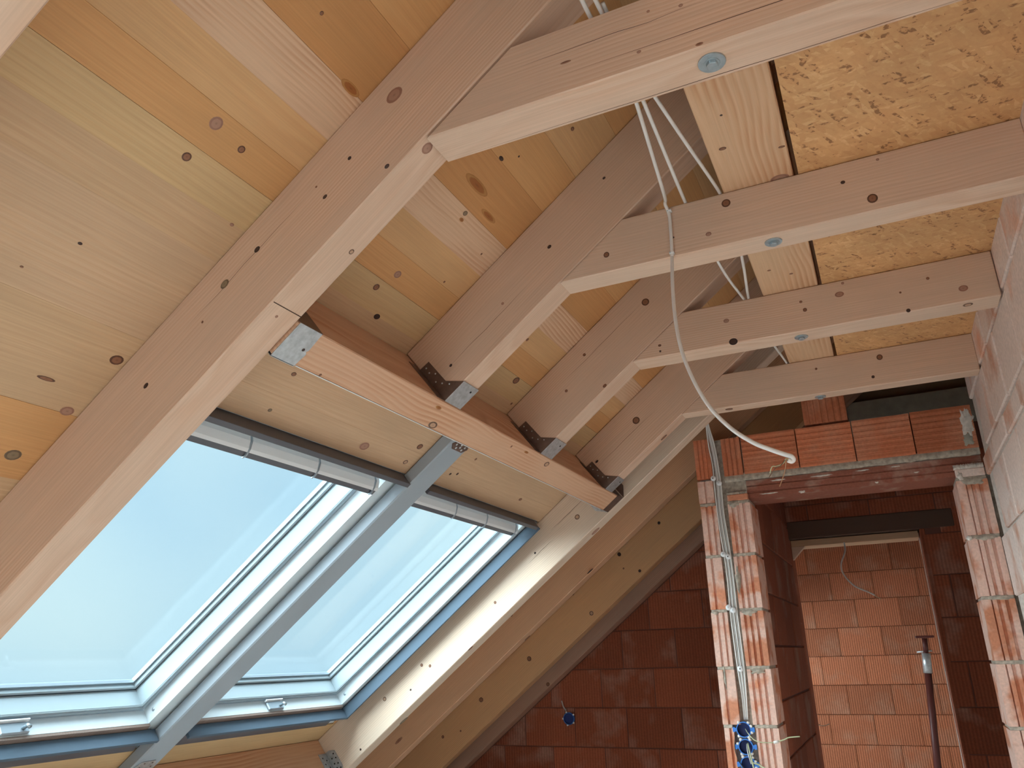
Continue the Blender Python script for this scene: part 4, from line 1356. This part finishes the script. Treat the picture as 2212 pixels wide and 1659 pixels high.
cable([(-0.375, 0.3, 1.26), (-0.362, 0.9, 1.245), (-0.353, 1.17, 1.2055), (-0.345, 1.24, CT), (-0.334, 1.30, 1.186), (-0.334, 1.42, 1.176), (-0.352, 1.62, 1.168), (-0.372, 1.80, 1.180), (-0.385, 1.895, 1.196), (-0.389, 1.908, 1.186), (-0.3835, 1.9185, 1.160),
       (-0.384, 1.9195, 1.10), (-0.387, 1.9195, 1.039), (-0.3884, 1.9185, 1.018), (-0.3888, 1.8909, 0.924), (-0.3831, 1.8561, 0.8151), (-0.3696, 1.8249, 0.7182), (-0.3454, 1.7968, 0.6316), (-0.3096, 1.7673, 0.5473),
       (-0.2646, 1.7399, 0.4812), (-0.2158, 1.7131, 0.4328), (-0.173, 1.6893, 0.4031), (-0.1454, 1.6729, 0.3859), (-0.1365, 1.6682, 0.3805), (-0.1338, 1.6695, 0.3745), (-0.1377, 1.6699, 0.371), (-0.1443, 1.6661, 0.373)],
      'long white cable stapled to the second joist and hanging free with a stripped end', 0.0048)
drop = bpy.data.objects['cable']
for pts, mt, rr in (([(-0.142, 1.6675, 0.3733), (-0.1480, 1.6640, 0.3765), (-0.1542, 1.6643, 0.3676), (-0.168, 1.66, 0.3625), (-0.1759, 1.6566, 0.3619), (-0.1824, 1.6584, 0.3494)], M_GREEN, 0.0011),
                    ([(-0.142, 1.6675, 0.3733), (-0.1464, 1.6641, 0.3772), (-0.1529, 1.6698, 0.3549), (-0.1612, 1.6729, 0.3371), (-0.1688, 1.6749, 0.323)], M_COPPER, 0.0010),
                    ([(-0.143, 1.6675, 0.3733), (-0.150, 1.6640, 0.3735), (-0.160, 1.66, 0.362), (-0.1700, 1.6566, 0.358), (-0.1850, 1.6584, 0.3414)], M_BROWN, 0.0010)):
    tube('stripped_wire', pts, rr, mt, drop, 6, 6)
for (x, z) in ((-0.382, 1.169), (-0.387, 1.039)):
    s = add_box('cable_clip', (x - 0.0065, 1.9128, z - 0.003), (x + 0.0065, 1.9262, z + 0.003), M_CLIP, BW, bev=0.001, cat='clip',
                label='small white staple clip holding the long cable at the %s edge of the second joist' % ('upper' if z > 1.1 else 'lower'))
    v, f = disc_geo(0.0025, 0.0025, 0.001, 8)
    link('nail', mesh('nail', v, f, M_ZINC, True), MW(x - 0.004, 1.9128, z) @ FY_, s)
cable([(-0.345, 0.3, 1.25), (-0.338, 0.9, 1.235), (-0.329, 1.17, 1.2055), (-0.322, 1.24, CT), (-0.322, 1.30, 1.19), (-0.322, 1.44, 1.184), (-0.330, 1.70, 1.186), (-0.338, 1.93, CT), (-0.335, 2.0, CT), (-0.331, 2.10, 1.19), (-0.318, 2.40, 1.18), (-0.299, 2.66, CT), (-0.295, 2.75, CT), (-0.30, 3.0, 1.25)],
      'white cable crossing the gap behind the nearest joist, middle of the three', 0.0048)
cable([(-0.322, 1.18, 1.215), (-0.318, 1.24, CT + 0.006), (-0.312, 1.34, 1.196), (-0.280, 1.62, 1.194), (-0.2435, 1.915, CT), (-0.2435, 2.0, CT), (-0.243, 2.2, 1.19), (-0.255, 2.38, 1.184), (-0.283, 2.66, CT), (-0.28, 2.75, CT), (-0.27, 3.10, 1.197), (-0.262, 3.20, 1.195), (-0.2435, 3.40, CT), (-0.2435, 3.48, CT), (-0.245, 3.6, 1.26)],
      'white cable slanting towards the purlin behind the nearest joist', 0.0048)
# riser cables in the chase of the fluted pier
base = [(-0.690, 3.790, 1.290), (-0.699, 3.83, 1.18), (-0.7029, 3.890, 1.1009), (-0.6949, 3.908, 1.0025), (-0.6883, 3.912, 0.8942), (-0.6873, 3.912, 0.8002), (-0.6902, 3.915, 0.6739), (-0.6873, 3.915, 0.5608), (-0.6823, 3.915, 0.4498), (-0.6799, 3.915, 0.3198), (-0.6818, 3.915, 0.1931), (-0.6818, 3.917, 0.0486), (-0.6804, 3.917, -0.0623), (-0.681, 3.922, -0.1709), (-0.6857, 3.925, -0.279)]
names = ['leftmost of the pale riser cables in the chase of the fluted pier', 'second pale riser cable from the left in the pier chase', 'middle pale riser cable in the pier chase', 'fourth pale riser cable from the left in the pier chase', 'rightmost pale riser cable in the pier chase']
for i, off in enumerate((-0.0150, -0.0072, 0.0, 0.0078, 0.0150)):
    pts = []
    for k, (x, y, z) in enumerate(base):
        spread = 0.45 if k < 3 else (0.75 if k < 5 else 1.0)
        if k >= len(base) - 2:
            spread = 0.7 if k == len(base) - 2 else 0.45
        wv = 0.0012 * math.sin(k * 1.7 + i * 0.4)
        if i == 0 and 3 <= k <= 5:
            wv -= 0.004
        pts.append((x + 0.004 + off * spread + wv, y + 0.006 + 0.003 * (i % 2) + (0.009 if k >= len(base) - 2 else 0), z))
    cable(pts, names[i], 0.0032, M_CABLE_G if i % 2 else M_CABLE, group='riser cables in the pier chase')
for i, (x, z, nm) in enumerate(((-0.701, 0.829, 'left of the two cable clips at lintel height on the pier'), (-0.675, 0.802, 'right of the two cable clips at lintel height on the pier'),
                                (-0.694, 0.457, 'dull cable clip on the joint below the top fluted block'), (-0.672, 0.444, 'bright cable clip on the joint below the top fluted block'),
                                (-0.698, 0.210, 'dull cable clip on the second pier joint down'), (-0.678, 0.197, 'bright cable clip on the second pier joint down'),
                                (-0.676, -0.062, 'single cable clip on the third pier joint down'))):
    o = empty('cable_clip', MW(x, 3.903, z), cat='clip', label=nm, group='round clips on the riser cables')
    v, f = disc_geo(0.0135, 0.0135, 0.005, 14)
    link('cap', mesh('cap', v, f, M_CLIP, True), MW(x, 3.9060, z) @ FY_, o)
    v, f = disc_geo(0.003, 0.003, 0.001, 8)
    link('nail', mesh('nail', v, f, M_HOLE if i % 3 == 0 else M_ZINC, True), MW(x - 0.001, 3.9008, z) @ FY_, o)
cable([(-0.2144, 5.60, 0.672), (-0.2144, 5.60, 0.64), (-0.2188, 5.55, 0.60), (-0.2483, 5.50, 0.527), (-0.2431, 5.47, 0.4602), (-0.1926, 5.46, 0.3864), (-0.1124, 5.46, 0.3399), (-0.085, 5.46, 0.322)],
      'thin white cable dangling from the board in the farther doorway', 0.0048)
fc = [o for o in bpy.data.objects if o.get('label') == 'thin white cable dangling from the board in the farther doorway'][0]
tube('stripped_wire', [(-0.087, 5.46, 0.323), (-0.075, 5.46, 0.312), (-0.055, 5.46, 0.300)], 0.0018, M_GREEN, fc, 6, 6)
cable([(-0.78, 8.262, -0.622), (-0.775, 8.21, -0.626), (-0.73, 8.20, -0.628), (-0.685, 8.20, -0.613)], 'short dark wire stub sticking out of the farthest block wall', 0.004, M_BROWN)

# ================================================================== socket boxes
def socket_box(x, y, z, label, lumps, r=0.0335, lug=True, group=None, depth_in=0.03):
    b = empty('socket_box', MW(x, y, z), cat='socket box', label=label, group=group)
    seg = 24
    prof = [(r - 0.004, 0.0), (r, 0.0), (r, depth_in), (0.0, depth_in), (0.0, depth_in - 0.002), (r - 0.004, depth_in - 0.002)]
    V, F = [], []
    for i in range(seg):
        a = 2 * math.pi * i / seg
        for (q, d) in prof:
            V.append((q * math.cos(a), d, q * math.sin(a)))
    m = len(prof)
    for i in range(seg):
        j = (i + 1) % seg
        for k in range(m):
            k2 = (k + 1) % m
            F.append((i * m + k, j * m + k, j * m + k2, i * m + k2))
    me = mesh('cup', V, F, M_BLUE)
    me.materials.append(M_BLUE_IN)
    for p in me.polygons:
        c = p.center
        if c.y > depth_in * 0.2 and math.hypot(c.x, c.z) < r - 0.001:
            p.material_index = 1
    link('cup', me, MW(x, y, z), b)
    if lug:
        for sgn in (-1, 1):
            v, f = prism([(0, -0.007), (0.006, -0.007), (0.008, -0.011), (0.016, -0.009), (0.016, 0.009), (0.008, 0.011), (0.006, 0.007), (0, 0.007)], 0, 0.006, 'y')
            v = [(p[0] * sgn, p[1], p[2]) for p in v]
            link('lug', mesh('lug', v, f, M_BLUE), MW(x + sgn * (r - 0.001), y, z), b)
    rnd = random.Random(int((x * 7 + z * 13) * 1000))
    for k in range(lumps):
        a = 2 * math.pi * (k + 0.5) / lumps + rnd.uniform(-0.1, 0.1)
        if lug and abs(math.sin(a)) < 0.3:
            continue
        if lug and abs(math.cos(a)) < 0.35:
            continue
        bm = bmesh.new()
        bmesh.ops.create_icosphere(bm, subdivisions=2, radius=0.0068)
        for vv in bm.verts:
            vv.co *= 1 + 0.4 * mnoise.noise(vv.co * 180 + Vector((k, x, z)))
            vv.co.y *= 0.6
        me = bpy.data.meshes.new('gypsum')
        bm.to_mesh(me)
        bm.free()
        me.materials.append(M_PLASTER)
        link('gypsum', me, MW(x + (r + 0.003) * math.cos(a), y + 0.003, z + (r + 0.003) * math.sin(a)), b)
    return b


SB = 'blue socket boxes stacked in the fluted pier'
b1 = socket_box(-0.694, 3.917, -0.319, 'top one of the stacked blue socket boxes in the fluted pier', 10, 0.033, True, SB)
b2 = socket_box(-0.693, 3.917, -0.390, 'second blue socket box down in the fluted pier', 10, 0.033, True, SB)
b3 = socket_box(-0.692, 3.917, -0.461, 'third blue socket box down in the pier, cut by the photo edge', 10, 0.033, True, SB)
tube('wire', [(-0.690, 3.940, -0.318), (-0.6709, 3.89, -0.3326), (-0.6422, 3.87, -0.3583), (-0.6037, 3.86, -0.3652), (-0.5607, 3.86, -0.3646)], 0.0022, M_GREEN, b1, 6, 6)
tube('wire_connector', [(-0.562, 3.86, -0.3648), (-0.540, 3.86, -0.3600)], 0.0058, M_PLASTER, b1, 8, 6)
tube('wire', [(-0.541, 3.86, -0.360), (-0.515, 3.86, -0.352), (-0.4942, 3.86, -0.3435), (-0.4498, 3.86, -0.3393)], 0.0030, M_GREEN, b1, 6, 6, label='pale green and yellow wire end')
tube('wire', [(-0.685, 3.935, -0.376), (-0.676, 3.90, -0.405), (-0.668, 3.885, -0.440), (-0.662, 3.88, -0.475)], 0.0034, M_GREEN, b2, 6, 6)
tube('wire', [(-0.690, 3.935, -0.378), (-0.684, 3.90, -0.410), (-0.672, 3.885, -0.455)], 0.0026, M_CABLE_G, b2, 6, 6)
tube('wire', [(-0.734, 3.912, -0.345), (-0.738, 3.900, -0.40), (-0.722, 3.900, -0.455), (-0.69, 3.90, -0.49)], 0.0024, M_BLACKW, b2, 6, 6)
tube('wire', [(-0.675, 3.935, -0.455), (-0.645, 3.90, -0.458), (-0.615, 3.88, -0.470), (-0.585, 3.88, -0.480)], 0.0036, M_GREEN, b3, 6, 6)
b4 = socket_box(-2.166, 5.530, -0.391, 'lone blue socket box in the shaded red gable wall', 5, 0.040, False, None, 0.0165)
tube('wire', [(-2.19, 5.546, -0.34), (-2.205, 5.535, -0.31), (-2.215, 5.536, -0.275)], 0.005, M_CABLE_G, b4, 6, 6)

# ================================================================== steel prop in the far room
pr = empty('steel_prop', MW(0.11, 8.0, -1.42), cat='prop', label='dark red steel prop with a pale collar leaning by the farthest wall')
pb, pt = (0.085, 8.0, -1.42), (0.212, 8.0, 0.115)


def along(t):
    return tuple(pb[i] + (pt[i] - pb[i]) * t for i in range(3))


tube('outer_tube', [along(0.0), along(0.80)], 0.029, M_RED, pr, 14, 4)
tube('collar', [along(0.80), along(0.905)], 0.036, M_STEEL, pr, 16, 4)
tube('inner_tube', [along(0.905), along(0.985)], 0.022, M_RED, pr, 14, 4)
add_box('head_plate', (0.14, 7.94, 0.095), (0.285, 8.06, 0.113), M_RED, BW, pr, bev=0.003)
tube('pin', [(0.13, 8.0, -0.02), (0.25, 8.0, -0.012)], 0.007, M_STEEL, pr, 8, 4)
add_box('foot_plate', (0.03, 7.94, -1.42), (0.15, 8.06, -1.41), M_RED, BW, pr, bev=0.002)
